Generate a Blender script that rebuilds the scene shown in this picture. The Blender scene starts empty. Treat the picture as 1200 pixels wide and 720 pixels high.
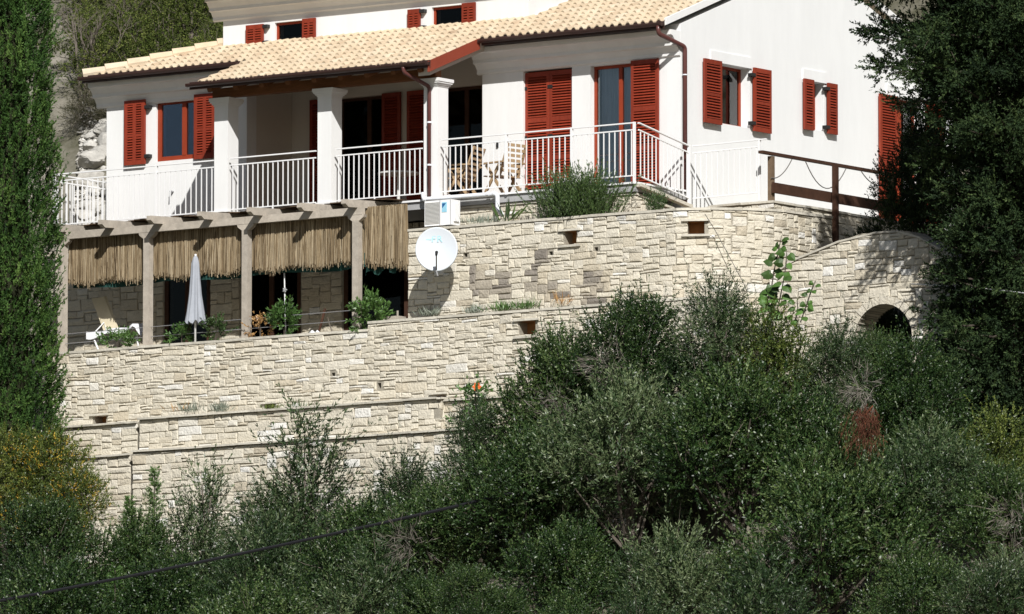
import bpy, bmesh, math, random
import numpy as np
from mathutils import Vector, Matrix, noise as mnoise

random.seed(7); np.random.seed(7)
SC = bpy.context.scene
COL = SC.collection
RAD = math.radians

# ------------------------------------------------------------------ camera
TH, EL, FPX, DIST = RAD(35.75), RAD(6.1), 12000.0, 184.6
FH = np.array([-math.sin(TH), math.cos(TH), 0.0]); RT = np.array([math.cos(TH), math.sin(TH), 0.0]); ZZ = np.array([0, 0, 1.0])
FW = FH * math.cos(EL) + ZZ * math.sin(EL); UP = -FH * math.sin(EL) + ZZ * math.cos(EL)
CAM = -(FW * DIST + RT * (198 / FPX * DIST) + UP * ((360 - 224) / FPX * DIST))
cd = bpy.data.cameras.new('camera'); cam = bpy.data.objects.new('camera', cd); COL.objects.link(cam)
m = Matrix.Identity(4)
for i in range(3):
    m[i][0], m[i][1], m[i][2], m[i][3] = RT[i], UP[i], -FW[i], CAM[i]
cam.matrix_world = m
cd.sensor_width = 36; cd.lens = 36 * FPX / 1200; cd.clip_start = 1; cd.clip_end = 2000
SC.camera = cam

def at(px, py, Y=None, X=None):
    """a pixel of the photograph -> the point on the plane Y=const or X=const"""
    d = FW + RT * ((px - 600) / FPX) + UP * ((360 - py) / FPX)
    t = (Y - CAM[1]) / d[1] if Y is not None else (X - CAM[0]) / d[0]
    return CAM + d * t

# ------------------------------------------------------------------ sky, sun, exposure
SUN = Vector((0.93, -1.0, 1.03)).normalized()          # towards the sun
w = bpy.data.worlds.new('World'); SC.world = w; w.use_nodes = True
nt = w.node_tree; bg = nt.nodes['Background']
sky = nt.nodes.new('ShaderNodeTexSky'); sky.sky_type = 'NISHITA'; sky.sun_disc = False
sky.sun_elevation = math.asin(SUN.z); sky.sun_rotation = math.atan2(SUN.x, SUN.y)
nt.links.new(sky.outputs[0], bg.inputs[0]); bg.inputs[1].default_value = 0.05
sl = bpy.data.lights.new('sun', 'SUN'); sl.energy = 5.0; sl.angle = RAD(0.53); sl.color = (1.0, 0.98, 0.945)
so = bpy.data.objects.new('sun', sl); COL.objects.link(so)
so.rotation_euler = SUN.to_track_quat('Z', 'Y').to_euler(); so.location = (30, -30, 40)
SC.view_settings.view_transform = 'Standard'; SC.view_settings.look = 'None'
SC.view_settings.exposure = 0.16
SC.cycles.diffuse_bounces = 2; SC.cycles.max_bounces = 8; SC.cycles.transparent_max_bounces = 12; SC.view_settings.gamma = 1

# ------------------------------------------------------------------ materials
def mat(name, col, rough=0.7, spec=0.3, var=0.0, vscale=8.0, bump=0.0, bscale=40.0, stretch=(1, 1, 1), col2=None, metal=0.0, objvar=0.0):
    M = bpy.data.materials.new(name); M.use_nodes = True
    n = M.node_tree.nodes; l = M.node_tree.links; b = n['Principled BSDF']
    b.inputs['Roughness'].default_value = rough; b.inputs['Specular IOR Level'].default_value = spec; b.inputs['Metallic'].default_value = metal
    b.inputs['Base Color'].default_value = (*col, 1)
    tc = n.new('ShaderNodeTexCoord'); mp = n.new('ShaderNodeMapping'); mp.inputs['Scale'].default_value = stretch
    l.new(tc.outputs['Object'], mp.inputs[0])
    if var or col2:
        ns = n.new('ShaderNodeTexNoise'); ns.inputs['Scale'].default_value = vscale; ns.inputs['Detail'].default_value = 6; ns.inputs['Roughness'].default_value = 0.65
        l.new(mp.outputs[0], ns.inputs[0])
        rp = n.new('ShaderNodeValToRGB'); rp.color_ramp.elements[0].position = 0.3; rp.color_ramp.elements[1].position = 0.7
        c2 = col2 or tuple(c * (1 - var) for c in col)
        rp.color_ramp.elements[0].color = (*c2, 1); rp.color_ramp.elements[1].color = (*col, 1)
        l.new(ns.outputs[0], rp.inputs[0]); out = rp.outputs[0]
        if objvar:
            oi = n.new('ShaderNodeObjectInfo'); mr = n.new('ShaderNodeMapRange'); mr.inputs[3].default_value = 1 - objvar; mr.inputs[4].default_value = 1 + objvar
            l.new(oi.outputs['Random'], mr.inputs[0])
            mx = n.new('ShaderNodeMix'); mx.data_type = 'RGBA'; mx.blend_type = 'MULTIPLY'; mx.inputs[0].default_value = 1
            l.new(out, mx.inputs[6]); l.new(mr.outputs[0], mx.inputs[7]); out = mx.outputs[2]
        l.new(out, b.inputs['Base Color'])
    if bump:
        nb = n.new('ShaderNodeTexNoise'); nb.inputs['Scale'].default_value = bscale; nb.inputs['Detail'].default_value = 5
        l.new(mp.outputs[0], nb.inputs[0])
        bp = n.new('ShaderNodeBump'); bp.inputs['Strength'].default_value = bump; bp.inputs['Distance'].default_value = 0.02
        l.new(nb.outputs[0], bp.inputs['Height']); l.new(bp.outputs[0], b.inputs['Normal'])
    return M

def tone_mat(name, ramp, rough=0.85, spec=0.2, var=0.2, vscale=14.0, bump=0.5, bscale=35.0, objvar=0.0, transl=0.0, tint=None):
    """colour picked from a ramp by the mesh attribute 'tone' (one value per stone, tile or leaf)"""
    M = bpy.data.materials.new(name); M.use_nodes = True
    n = M.node_tree.nodes; l = M.node_tree.links; b = n['Principled BSDF']
    b.inputs['Roughness'].default_value = rough; b.inputs['Specular IOR Level'].default_value = spec
    a = n.new('ShaderNodeAttribute'); a.attribute_name = 'tone'
    fac = a.outputs['Fac']
    if objvar:
        oi = n.new('ShaderNodeObjectInfo'); mr = n.new('ShaderNodeMapRange'); mr.inputs[3].default_value = -objvar; mr.inputs[4].default_value = objvar
        l.new(oi.outputs['Random'], mr.inputs[0]); ad = n.new('ShaderNodeMath'); ad.operation = 'ADD'; ad.use_clamp = True
        l.new(fac, ad.inputs[0]); l.new(mr.outputs[0], ad.inputs[1]); fac = ad.outputs[0]
    rp = n.new('ShaderNodeValToRGB'); e = rp.color_ramp.elements
    e[0].position, e[0].color = ramp[0][0], (*ramp[0][1], 1); e[1].position, e[1].color = ramp[-1][0], (*ramp[-1][1], 1)
    for p, c in ramp[1:-1]:
        x = e.new(p); x.color = (*c, 1)
    l.new(fac, rp.inputs[0]); out = rp.outputs[0]
    if var:
        tc = n.new('ShaderNodeTexCoord'); ns = n.new('ShaderNodeTexNoise'); ns.inputs['Scale'].default_value = vscale; ns.inputs['Detail'].default_value = 6; ns.inputs['Roughness'].default_value = 0.7
        g = n.new('ShaderNodeNewGeometry'); l.new(g.outputs['Position'], ns.inputs[0])
        mr = n.new('ShaderNodeMapRange'); mr.inputs[1].default_value = 0.25; mr.inputs[2].default_value = 0.7; mr.inputs[3].default_value = 1 - var; mr.inputs[4].default_value = 1 + var * 0.4
        l.new(ns.outputs[0], mr.inputs[0])
        mx = n.new('ShaderNodeMix'); mx.data_type = 'RGBA'; mx.blend_type = 'MULTIPLY'; mx.inputs[0].default_value = 1
        l.new(out, mx.inputs[6]); l.new(mr.outputs[0], mx.inputs[7]); out = mx.outputs[2]
        if bump:
            nb = n.new('ShaderNodeTexNoise'); nb.inputs['Scale'].default_value = bscale; nb.inputs['Detail'].default_value = 6; l.new(g.outputs['Position'], nb.inputs[0])
            bp = n.new('ShaderNodeBump'); bp.inputs['Strength'].default_value = bump; bp.inputs['Distance'].default_value = 0.03
            l.new(nb.outputs[0], bp.inputs['Height']); l.new(bp.outputs[0], b.inputs['Normal'])
    l.new(out, b.inputs['Base Color'])
    if transl:
        tr = n.new('ShaderNodeBsdfTranslucent'); l.new(out, tr.inputs[0])
        mxs = n.new('ShaderNodeMixShader'); mxs.inputs[0].default_value = transl
        l.new(b.outputs[0], mxs.inputs[1]); l.new(tr.outputs[0], mxs.inputs[2]); l.new(mxs.outputs[0], n['Material Output'].inputs[0])
    return M

def glass_mat(name, tint=(0.9, 0.95, 1.0), base=0.06, ior=1.5):
    M = bpy.data.materials.new(name); M.use_nodes = True
    n = M.node_tree.nodes; l = M.node_tree.links; n.remove(n['Principled BSDF'])
    t = n.new('ShaderNodeBsdfTransparent'); t.inputs[0].default_value = (*tint, 1)
    g = n.new('ShaderNodeBsdfGlossy'); g.inputs['Roughness'].default_value = 0.02; g.inputs[0].default_value = (1, 1, 1, 1)
    f = n.new('ShaderNodeFresnel'); f.inputs[0].default_value = ior
    ad = n.new('ShaderNodeMath'); ad.operation = 'ADD'; ad.inputs[1].default_value = base; l.new(f.outputs[0], ad.inputs[0])
    mx = n.new('ShaderNodeMixShader'); l.new(ad.outputs[0], mx.inputs[0]); l.new(t.outputs[0], mx.inputs[1]); l.new(g.outputs[0], mx.inputs[2])
    l.new(mx.outputs[0], n['Material Output'].inputs[0]); return M

M_PLASTER = mat('white_plaster', (0.80, 0.80, 0.79), 0.9, 0.1, var=0.075, vscale=1.6, stretch=(2.2, 2.2, 0.5), bump=0.08, bscale=60)
M_GABLE = mat('gable_plaster', (0.80, 0.805, 0.80), 0.9, 0.1, var=0.07, vscale=1.3, stretch=(2.0, 2.0, 0.45), bump=0.12, bscale=45)
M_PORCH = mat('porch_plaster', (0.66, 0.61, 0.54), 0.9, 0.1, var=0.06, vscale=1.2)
M_WHITE = mat('white_paint', (0.82, 0.82, 0.82), 0.45, 0.4)
M_RED = mat('red_shutter_paint', (0.265, 0.038, 0.017), 0.55, 0.3, var=0.28, vscale=3, stretch=(5, 5, 1), objvar=0.16)
M_REDFRAME = mat('red_frame_paint', (0.30, 0.046, 0.017), 0.5, 0.3, var=0.15, vscale=4)
M_IRON = mat('black_iron', (0.02, 0.02, 0.02), 0.5, 0.4)
M_GUTTER = mat('brown_gutter', (0.055, 0.028, 0.024), 0.35, 0.5, var=0.2, vscale=6)
M_PIPE = mat('brown_pipe', (0.11, 0.04, 0.035), 0.35, 0.5, var=0.15, vscale=6)
M_FASCIA = mat('fascia_paint', (0.27, 0.055, 0.03), 0.6, 0.3, var=0.15, vscale=3)
M_TIMBER = mat('porch_timber', (0.20, 0.085, 0.035), 0.7, 0.2, var=0.4, vscale=5, stretch=(1, 6, 6))
M_GREYWOOD = mat('grey_weathered_wood', (0.50, 0.445, 0.375), 0.85, 0.15, var=0.3, vscale=5, stretch=(1.5, 1.5, 1.5), bump=0.25, bscale=30, objvar=0.1)
M_DARKWOOD = mat('dark_brown_wood', (0.075, 0.036, 0.022), 0.8, 0.2, var=0.4, vscale=6)
M_LITPOST = mat('sunlit_weathered_wood', (0.20, 0.14, 0.09), 0.85, 0.2, var=0.4, vscale=7)  # paler brown for the first post: sunlight put into the wood colour
M_TEAK = mat('pale_teak', (0.40, 0.28, 0.16), 0.6, 0.3, var=0.25, vscale=8)
M_CONCRETE = mat('pale_render', (0.60, 0.58, 0.54), 0.9, 0.1, var=0.25, vscale=3, bump=0.15)
M_SLABEDGE = mat('grey_slab_edge', (0.42, 0.42, 0.42), 0.9, 0.1, var=0.2, vscale=3)
M_DARKROOM = mat('shade_dark_interior', (0.05, 0.042, 0.038), 0.9, 0.1)  # indoor shade put into the colour, so rooms read dark through the panes
M_CURTAIN = mat('pale_curtain', (0.42, 0.42, 0.43), 0.9, 0.1, var=0.35, vscale=3, stretch=(10, 10, 0.6))
M_GLASS = glass_mat('window_glass')
M_GLASSB = glass_mat('sky_tinted_glass', (0.72, 0.82, 1.0), 0.03)  # blue of the reflected sky put into the pane tint
M_GLASSD = glass_mat('dark_window_glass', (0.55, 0.55, 0.55), 0.0, 1.25)
M_STONE = tone_mat('limestone', [(0.0, (0.15, 0.13, 0.115)), (0.12, (0.30, 0.27, 0.23)), (0.3, (0.52, 0.46, 0.355)), (0.5, (0.61, 0.56, 0.455)), (0.8, (0.65, 0.605, 0.51)), (0.95, (0.73, 0.71, 0.66))],
                   0.92, 0.1, var=0.17, vscale=7, bump=0.7, bscale=26)
M_MORTAR = mat('wall_mortar', (0.41, 0.375, 0.305), 0.95, 0.05, var=0.4, vscale=12, bump=0.4)
M_COPING = mat('wall_coping', (0.63, 0.59, 0.50), 0.92, 0.1, var=0.3, vscale=5, bump=0.5, bscale=25, objvar=0.1)
M_TERRA = mat('terracotta_back', (0.36, 0.18, 0.07), 0.8, 0.2, var=0.3, vscale=9)
M_TILE = tone_mat('roof_clay', [(0.0, (0.36, 0.245, 0.16)), (0.25, (0.52, 0.40, 0.275)), (0.65, (0.61, 0.495, 0.35)), (1.0, (0.66, 0.56, 0.42))], 0.85, 0.15, var=0.22, vscale=3, bump=0.2, bscale=50)
M_REED = tone_mat('dry_reed', [(0.0, (0.085, 0.058, 0.033)), (0.5, (0.31, 0.23, 0.135)), (1.0, (0.58, 0.48, 0.33))], 0.8, 0.15, var=0.15, vscale=20, bump=0, transl=0.12)
M_SHADE = mat('green_shade_cloth', (0.030, 0.085, 0.072), 0.9, 0.1, var=0.25, vscale=4)
M_SOIL = mat('planter_soil', (0.26, 0.19, 0.12), 0.95, 0.05, var=0.4, vscale=9, bump=0.5)
M_PAVE = mat('terrace_paving', (0.5, 0.46, 0.38), 0.9, 0.1, var=0.2, vscale=4)
M_DISH = mat('dish_white', (0.54, 0.575, 0.61), 0.4, 0.4)
M_GREY = mat('grey_metal', (0.30, 0.30, 0.31), 0.4, 0.5)
M_CYAN = mat('pale_cyan_print', (0.30, 0.56, 0.62), 0.5, 0.3)
M_BLUE = mat('sticker_blue', (0.015, 0.10, 0.28), 0.5, 0.3)
M_LBLUE = mat('sticker_pale_blue', (0.30, 0.58, 0.72), 0.5, 0.3)
M_PVC = mat('white_pipe', (0.74, 0.76, 0.80), 0.4, 0.4)
M_GRILLE = mat('grille_grey', (0.62, 0.61, 0.58), 0.5, 0.3)
M_CLOTH = mat('white_cloth', (0.72, 0.72, 0.74), 0.9, 0.1, var=0.15, vscale=6)
M_UMB = mat('grey_white_canvas', (0.36, 0.38, 0.42), 0.9, 0.1, var=0.15, vscale=7)
M_BOARD = mat('beige_board', (0.60, 0.53, 0.38), 0.8, 0.2, var=0.15, vscale=7)
M_ROPE = mat('grey_rope', (0.16, 0.15, 0.14), 0.9, 0.1)
M_CABLE = mat('black_cable', (0.012, 0.012, 0.014), 0.6, 0.3)
M_CABLEW = mat('pale_cable', (0.55, 0.55, 0.55), 0.6, 0.3)
M_BARK = mat('grey_bark', (0.10, 0.085, 0.068), 0.9, 0.1, var=0.45, vscale=9, bump=0.6)
M_TWIG = mat('bare_twigs', (0.17, 0.145, 0.12), 0.9, 0.1, var=0.3, vscale=9)
M_DEADTWIG = mat('red_dead_twigs', (0.20, 0.065, 0.03), 0.9, 0.1, var=0.4, vscale=20)
M_ROCK = tone_mat('limestone_rock', [(0, (0.24, 0.225, 0.20)), (0.5, (0.42, 0.40, 0.36)), (1, (0.60, 0.58, 0.54))], 0.95, 0.1, var=0.4, vscale=5, bump=1.0, bscale=9)

def leaf_mat(name, lo, mid, hi, rough=0.42, spec=0.45, transl=0.10, objvar=0.12):
    return tone_mat(name, [(0.0, lo), (0.5, mid), (1.0, hi)], rough, spec, var=0, objvar=objvar, transl=transl)
L_LENTISK = leaf_mat('dark_lentisk_leaves', (0.009, 0.024, 0.006), (0.028, 0.062, 0.013), (0.13, 0.18, 0.060))
L_OLIVE = leaf_mat('olive_leaves', (0.012, 0.028, 0.009), (0.034, 0.066, 0.020), (0.16, 0.20, 0.095))
L_YELLOWGREEN = leaf_mat('yellow_green_leaves', (0.022, 0.042, 0.008), (0.070, 0.100, 0.018), (0.18, 0.21, 0.045))
L_CYPRESS = leaf_mat('cypress_foliage', (0.011, 0.032, 0.007), (0.046, 0.102, 0.020), (0.11, 0.18, 0.040), rough=0.7, spec=0.2)
L_CONIFER = leaf_mat('conifer_foliage', (0.008, 0.018, 0.008), (0.024, 0.046, 0.015), (0.085, 0.125, 0.040), rough=0.7, spec=0.2)
L_FRESH = leaf_mat('fresh_green_leaves', (0.030, 0.070, 0.015), (0.065, 0.135, 0.030), (0.13, 0.23, 0.06))
L_SCRUB = leaf_mat('dry_scrub_leaves', (0.030, 0.044, 0.010), (0.080, 0.110, 0.024), (0.19, 0.215, 0.058), rough=0.8, spec=0.1, objvar=0.35)
L_GREYSCRUB = leaf_mat('grey_scrub_twigs', (0.040, 0.042, 0.022), (0.085, 0.082, 0.045), (0.17, 0.155, 0.10), rough=0.9, spec=0.1, objvar=0.3)
L_SILVER = leaf_mat('silver_leaves', (0.10, 0.12, 0.09), (0.19, 0.22, 0.17), (0.32, 0.34, 0.29))
L_DRY = leaf_mat('dry_orange_leaves', (0.28, 0.14, 0.05), (0.42, 0.24, 0.09), (0.55, 0.36, 0.15))
L_FLOWER = leaf_mat('yellow_flowers', (0.26, 0.16, 0.015), (0.40, 0.26, 0.025), (0.55, 0.40, 0.06))
L_ORANGE = leaf_mat('orange_petals', (0.62, 0.10, 0.02), (0.75, 0.16, 0.04), (0.8, 0.25, 0.08))

# ------------------------------------------------------------------ helpers
WL = {}
def wloc(o): return WL.get(o.name, Vector((0, 0, 0))) if o else Vector((0, 0, 0))

class MB:
    def __init__(s): s.v = []; s.f = []; s.t = []
    def add(s, vs, fs, tone=None):
        b = len(s.v); s.v.extend(tuple(v) for v in vs); s.f.extend(tuple(i + b for i in f) for f in fs)
        s.t.extend([0.5 if tone is None else tone] * len(vs)); return s
    def box(s, x0, x1, y0, y1, z0, z1, tone=None):
        return s.add([(x0, y0, z0), (x1, y0, z0), (x1, y1, z0), (x0, y1, z0), (x0, y0, z1), (x1, y0, z1), (x1, y1, z1), (x0, y1, z1)],
                     [(0, 3, 2, 1), (4, 5, 6, 7), (0, 1, 5, 4), (1, 2, 6, 5), (2, 3, 7, 6), (3, 0, 4, 7)], tone)
    def bar(s, a, b, w, h, up=(0, 0, 1), tone=None):
        a, b = Vector(a), Vector(b); d = (b - a).normalized(); sd = d.cross(Vector(up))
        if sd.length < 1e-4: sd = d.cross(Vector((0, 1, 0)))
        sd.normalize(); u = sd.cross(d).normalized(); sd *= w / 2; u *= h / 2
        return s.add([a - sd - u, a + sd - u, a + sd + u, a - sd + u, b - sd - u, b + sd - u, b + sd + u, b - sd + u],
                     [(0, 1, 2, 3), (7, 6, 5, 4), (0, 4, 5, 1), (1, 5, 6, 2), (2, 6, 7, 3), (3, 7, 4, 0)], tone)
    def tube(s, pts, r, n=6, tone=None, cap=True):
        pts = [Vector(p) for p in pts]; k = len(pts); rs = r if isinstance(r, (list, tuple)) else [r] * k
        vs = []; fs = []; ref = Vector((0.31, 0.17, 0.93))
        for i, p in enumerate(pts):
            d = (pts[min(i + 1, k - 1)] - pts[max(i - 1, 0)]).normalized()
            if abs(d.dot(ref)) > 0.95: ref = Vector((0.9, 0.3, 0.1))
            a = d.cross(ref).normalized(); b = d.cross(a)
            for j in range(n):
                q = 2 * math.pi * j / n; vs.append(p + (a * math.cos(q) + b * math.sin(q)) * rs[i])
        for i in range(k - 1):
            for j in range(n):
                fs.append((i * n + j, i * n + (j + 1) % n, (i + 1) * n + (j + 1) % n, (i + 1) * n + j))
        if cap: fs.append(tuple(range(n - 1, -1, -1))); fs.append(tuple((k - 1) * n + j for j in range(n)))
        return s.add(vs, fs, tone)
    def prism(s, poly, off, tone=None):
        """polygon (3-D points) swept by the vector off"""
        n = len(poly); off = Vector(off); P = [Vector(p) for p in poly]
        return s.add(P + [p + off for p in P], [tuple(range(n)), tuple(range(2 * n - 1, n - 1, -1))] + [(i, i + n, (i + 1) % n + n, (i + 1) % n) for i in range(n)], tone)
    def mesh(s, name, material, smooth=False, o=Vector((0, 0, 0))):
        me = bpy.data.meshes.new(name); me.from_pydata([(v[0] - o.x, v[1] - o.y, v[2] - o.z) for v in s.v], [], s.f)
        bm = bmesh.new(); bm.from_mesh(me); bmesh.ops.recalc_face_normals(bm, faces=bm.faces); bm.to_mesh(me); bm.free()
        a = me.attributes.new('tone', 'FLOAT', 'POINT'); a.data.foreach_set('value', s.t)
        me.materials.append(material)
        if smooth: me.polygons.foreach_set('use_smooth', [True] * len(me.polygons))
        return me
    def build(s, name, material, parent=None, smooth=False, kind=None, local=False):
        """links what was collected as ONE object; the points are world points unless local"""
        o = Vector((0, 0, 0)) if local else wloc(parent)
        return link(name, s.mesh(name, material, smooth, o), parent, kind=kind)

def link(name, me, parent=None, loc=None, rot=None, kind=None, scale=None):
    ob = bpy.data.objects.new(name, me); COL.objects.link(ob)
    if parent:
        ob.parent = parent
    base = wloc(parent)
    if loc is not None: ob.location = Vector(loc) - base; WL[ob.name] = Vector(loc)
    else: WL[ob.name] = base
    if rot is not None: ob.rotation_euler = rot
    if scale is not None: ob.scale = scale
    if kind: ob['kind'] = kind
    return ob

def tag(o, label, cat, group=None):
    o['label'] = label; o['category'] = cat
    if group: o['group'] = group
    return o

def thing(name, label, cat, loc=(0, 0, 0), group=None, rotz=0):
    o = link(name, None, None, loc); o.rotation_euler = (0, 0, rotz); o.empty_display_size = 0.2
    return tag(o, label, cat, group)

def copy_tree(o, parent=None):
    c = o.copy(); COL.objects.link(c)
    if parent: c.parent = parent
    for ch in list(o.children): copy_tree(ch, c)
    return c
# ------------------------------------------------------------------ ground and hillside
def hill_h(x, y):
    if y < -4.2:
        t = -4.2 - y
        h = -7.2 - 0.36 * t
        h = max(h, -24.6) if h > -23.5 else -24.6 + 1.1 * math.exp((h + 23.5) / 3.0)
    elif y < 1.6: h = -7.2 + 3.9 * max(0, (y + 0.4)) / 2.0 if y > -0.4 else -7.2
    elif y < 4: h = -3.3 + (y - 1.6) / 2.4 * 3.0
    elif y < 9.5: h = -0.3 + (y - 4) * 0.42
    else: h = 2.0 + (y - 9.5) * 0.80
    if x < -13.2:
        L = -3.3 if y < 1 else -2.6 + (y - 1) / 5 * 5.6 if y < 6 else 3.0 + (y - 6) * 0.8
        if y > -0.4: k = min(1, (-13.2 - x) / 0.8); h = h * (1 - k) + max(h, L) * k
    elif x > -1.2 and 1.6 < y < 10.2: h = min(h, -1.3)
    if y > 70: h = 2.0 + 60.5 * 0.8 + (y - 70) * 0.25
    n = mnoise.noise(Vector((x * 0.09, y * 0.09, 0))) * 1.2 + mnoise.noise(Vector((x * 0.35, y * 0.35, 3))) * 0.35
    k = min(1, max(0, (y - 8) / 8)) + min(1, max(0, (-8 - y) / 6)) * 0.4
    if x < -13.6 and y > 1: k = max(k, 0.6)
    return h + n * k
xs = np.concatenate([np.linspace(-260, -60, 12)[:-1], np.linspace(-60, -27, 34)[:-1], np.linspace(-27, -13, 71)[:-1], np.linspace(-13, 60, 74), np.linspace(60, 260, 12)[1:]])
ys = np.concatenate([np.linspace(-220, -40, 16)[:-1], np.linspace(-40, 0, 50)[:-1], np.linspace(0, 11, 56)[:-1], np.linspace(11, 40, 36), np.linspace(40, 240, 18)[1:]])
gv = [(x, y, hill_h(x, y)) for y in ys for x in xs]; nx = len(xs)
gf = [(j * nx + i, j * nx + i + 1, (j + 1) * nx + i + 1, (j + 1) * nx + i) for j in range(len(ys) - 1) for i in range(nx - 1)]
M_HILL = mat('hillside_ground', (0.30, 0.275, 0.23), 0.95, 0.05, vscale=0.8, col2=(0.045, 0.046, 0.022), bump=1.0, bscale=5)
mb = MB(); mb.add(gv, gf); mb.build('hillside', M_HILL, kind='structure', smooth=True)

# ------------------------------------------------------------------ house
house = thing('house', 'white plastered house with pale clay tile roof, red shutters and a columned upper terrace', 'house', (-6, 4, 0))
XB = -4.42            # left edge of the main block
YW = -0.2             # wing wall plane
XWL = at(125, 150, Y=YW)[0]; XWR = at(289, 150, Y=YW)[0]
YR = 1.2              # back wall of the porch
TP = 0.37
def roof_z(y): return 3.06 + TP * (y + 0.5)

def T(ax, plane, a, d, z): return (a, plane + d, z) if ax == 'x' else (plane - d, a, z)
def B(mb, ax, plane, a0, a1, d0, d1, z0, z1):
    if ax == 'x': mb.box(a0, a1, plane + d0, plane + d1, z0, z1)
    else: mb.box(plane - d1, plane - d0, a0, a1, z0, z1)
def wall_cells(mb, ax, plane, thick, a0, a1, z0, z1, ops):
    A = sorted({a0, a1, *[o[0] for o in ops], *[o[1] for o in ops]})
    for i in range(len(A) - 1):
        c = (A[i] + A[i + 1]) / 2; zz = z0
        for o in sorted([o for o in ops if o[0] < c < o[1]], key=lambda o: o[2]):
            if o[2] > zz + 1e-3: B(mb, ax, plane, A[i], A[i + 1], 0, thick, zz, o[2])
            zz = o[3]
        if z1 > zz + 1e-3: B(mb, ax, plane, A[i], A[i + 1], 0, thick, zz, z1)

def window(par, ax, plane, o, depth, mull=(), fw=0.06, glass=M_GLASS, curtain=False, frame=M_REDFRAME, rail=None, name='window'):
    a0, a1, z0, z1 = o; mb = MB(); d0, d1 = depth, depth + 0.06; e = 0.002
    B(mb, ax, plane, a0 + e, a0 + fw, d0, d1, z0 + e, z1 - e); B(mb, ax, plane, a1 - fw, a1 - e, d0, d1, z0 + e, z1 - e)
    B(mb, ax, plane, a0 + fw, a1 - fw, d0, d1, z1 - fw, z1 - e); B(mb, ax, plane, a0 + fw, a1 - fw, d0, d1, z0 + e, z0 + fw)
    xs = [a0 + fw]
    for m_, mw in mull:
        c = a0 + (a1 - a0) * m_; B(mb, ax, plane, c - mw / 2, c + mw / 2, d0 - 0.008, d1, z0 + fw, z1 - fw); xs += [c - mw / 2, c + mw / 2]
    xs.append(a1 - fw)
    w_ = mb.build(name, frame, par)
    for i in range(0, len(xs), 2):
        g = MB(); B(g, ax, plane, xs[i], xs[i + 1], d0 + 0.025, d0 + 0.031, z0 + fw, z1 - fw); g.build('pane', glass, w_)
    if curtain:
        g = MB(); n = 40; pts = []
        for k in range(n + 1):
            a = a0 + fw + (a1 - a0 - 2 * fw) * k / n; dd = d1 + 0.10 + 0.025 * math.sin(k * 1.1) + 0.01 * math.sin(k * 2.7)
            pts += [T(ax, plane, a, dd, z0 + 0.02), T(ax, plane, a, dd + 0.01, z1 - 0.02)]
        g.add(pts, [(2 * k, 2 * k + 2, 2 * k + 3, 2 * k + 1) for k in range(n)]); g.build('curtain', M_CURTAIN, w_, smooth=True)
    return w_

SLAT = {}
def shutter(par, ax, plane, a0, w_, z0, h, cols=1, rows=((0, .42), (.47, 1)), off=0.03, st=0.065, hinge=None, pitch=0.05):
    mb = MB(); d1 = -off; d0 = -off - 0.045; a1 = a0 + w_; z1 = z0 + h
    B(mb, ax, plane, a0, a0 + st, d0, d1, z0, z1); B(mb, ax, plane, a1 - st, a1, d0, d1, z0, z1)
    iw = (w_ - st * (cols + 1)) / cols
    for c in range(1, cols): B(mb, ax, plane, a0 + st + c * (iw + st) - st, a0 + c * (iw + st) + st, d0, d1, z0, z1)
    rt = 0.085; zi0, zi1 = z0 + rt, z1 - rt; ih = zi1 - zi0
    for c in range(cols):
        x0 = a0 + st + c * (iw + st); x1 = x0 + iw
        B(mb, ax, plane, x0, x1, d0, d1, z0, zi0); B(mb, ax, plane, x0, x1, d0, d1, zi1, z1)
        for k in range(len(rows) - 1): B(mb, ax, plane, x0, x1, d0, d1, zi0 + ih * rows[k][1], zi0 + ih * rows[k + 1][0])
        B(mb, ax, plane, x0, x1, d1 - 0.008, d1 - 0.003, zi0, zi1)
    sh = mb.build('shutter', M_RED, par)
    key = (ax, round(iw, 3))
    if key not in SLAT:
        s = MB(); L = iw + 0.006
        P = [(-0.030, -0.016), (-0.021, -0.024), (0.015, 0.016), (0.006, 0.024)]
        for xx in (-L / 2, L / 2):
            for (d, z) in P: s.v.append((xx, d, z) if ax == 'x' else (-d, xx, z)); s.t.append(0.5)
        s.f = [(0, 1, 2, 3), (7, 6, 5, 4)] + [(i, i + 4, (i + 1) % 4 + 4, (i + 1) % 4) for i in range(4)]
        SLAT[key] = s.mesh('slat', M_RED)
    for c in range(cols):
        x = a0 + st + c * (iw + st) + iw / 2
        for (r0, r1) in rows:
            za, zb = zi0 + ih * r0, zi0 + ih * r1; n = max(2, int((zb - za) / pitch))
            for k in range(n):
                link('slat', SLAT[key], sh, T(ax, plane, x, d0 + 0.020, za + (k + 0.5) * (zb - za) / n))
    if hinge is not None:
        hz = [z0 + h * f for f in (0.12, 0.88)] if h < 1.5 else [z0 + h * f for f in (0.1, 0.5, 0.88)]
        ha, hdir = hinge
        for z in hz:
            hb = MB(); lo, hi = sorted((ha, ha + hdir * 0.11))
            B(hb, ax, plane, lo, hi, d0 - 0.012, -0.002 if off > 0 else d0 - 0.002, z - 0.03, z + 0.03)
            hb.build('hinge', M_IRON, sh)
    return sh

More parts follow.
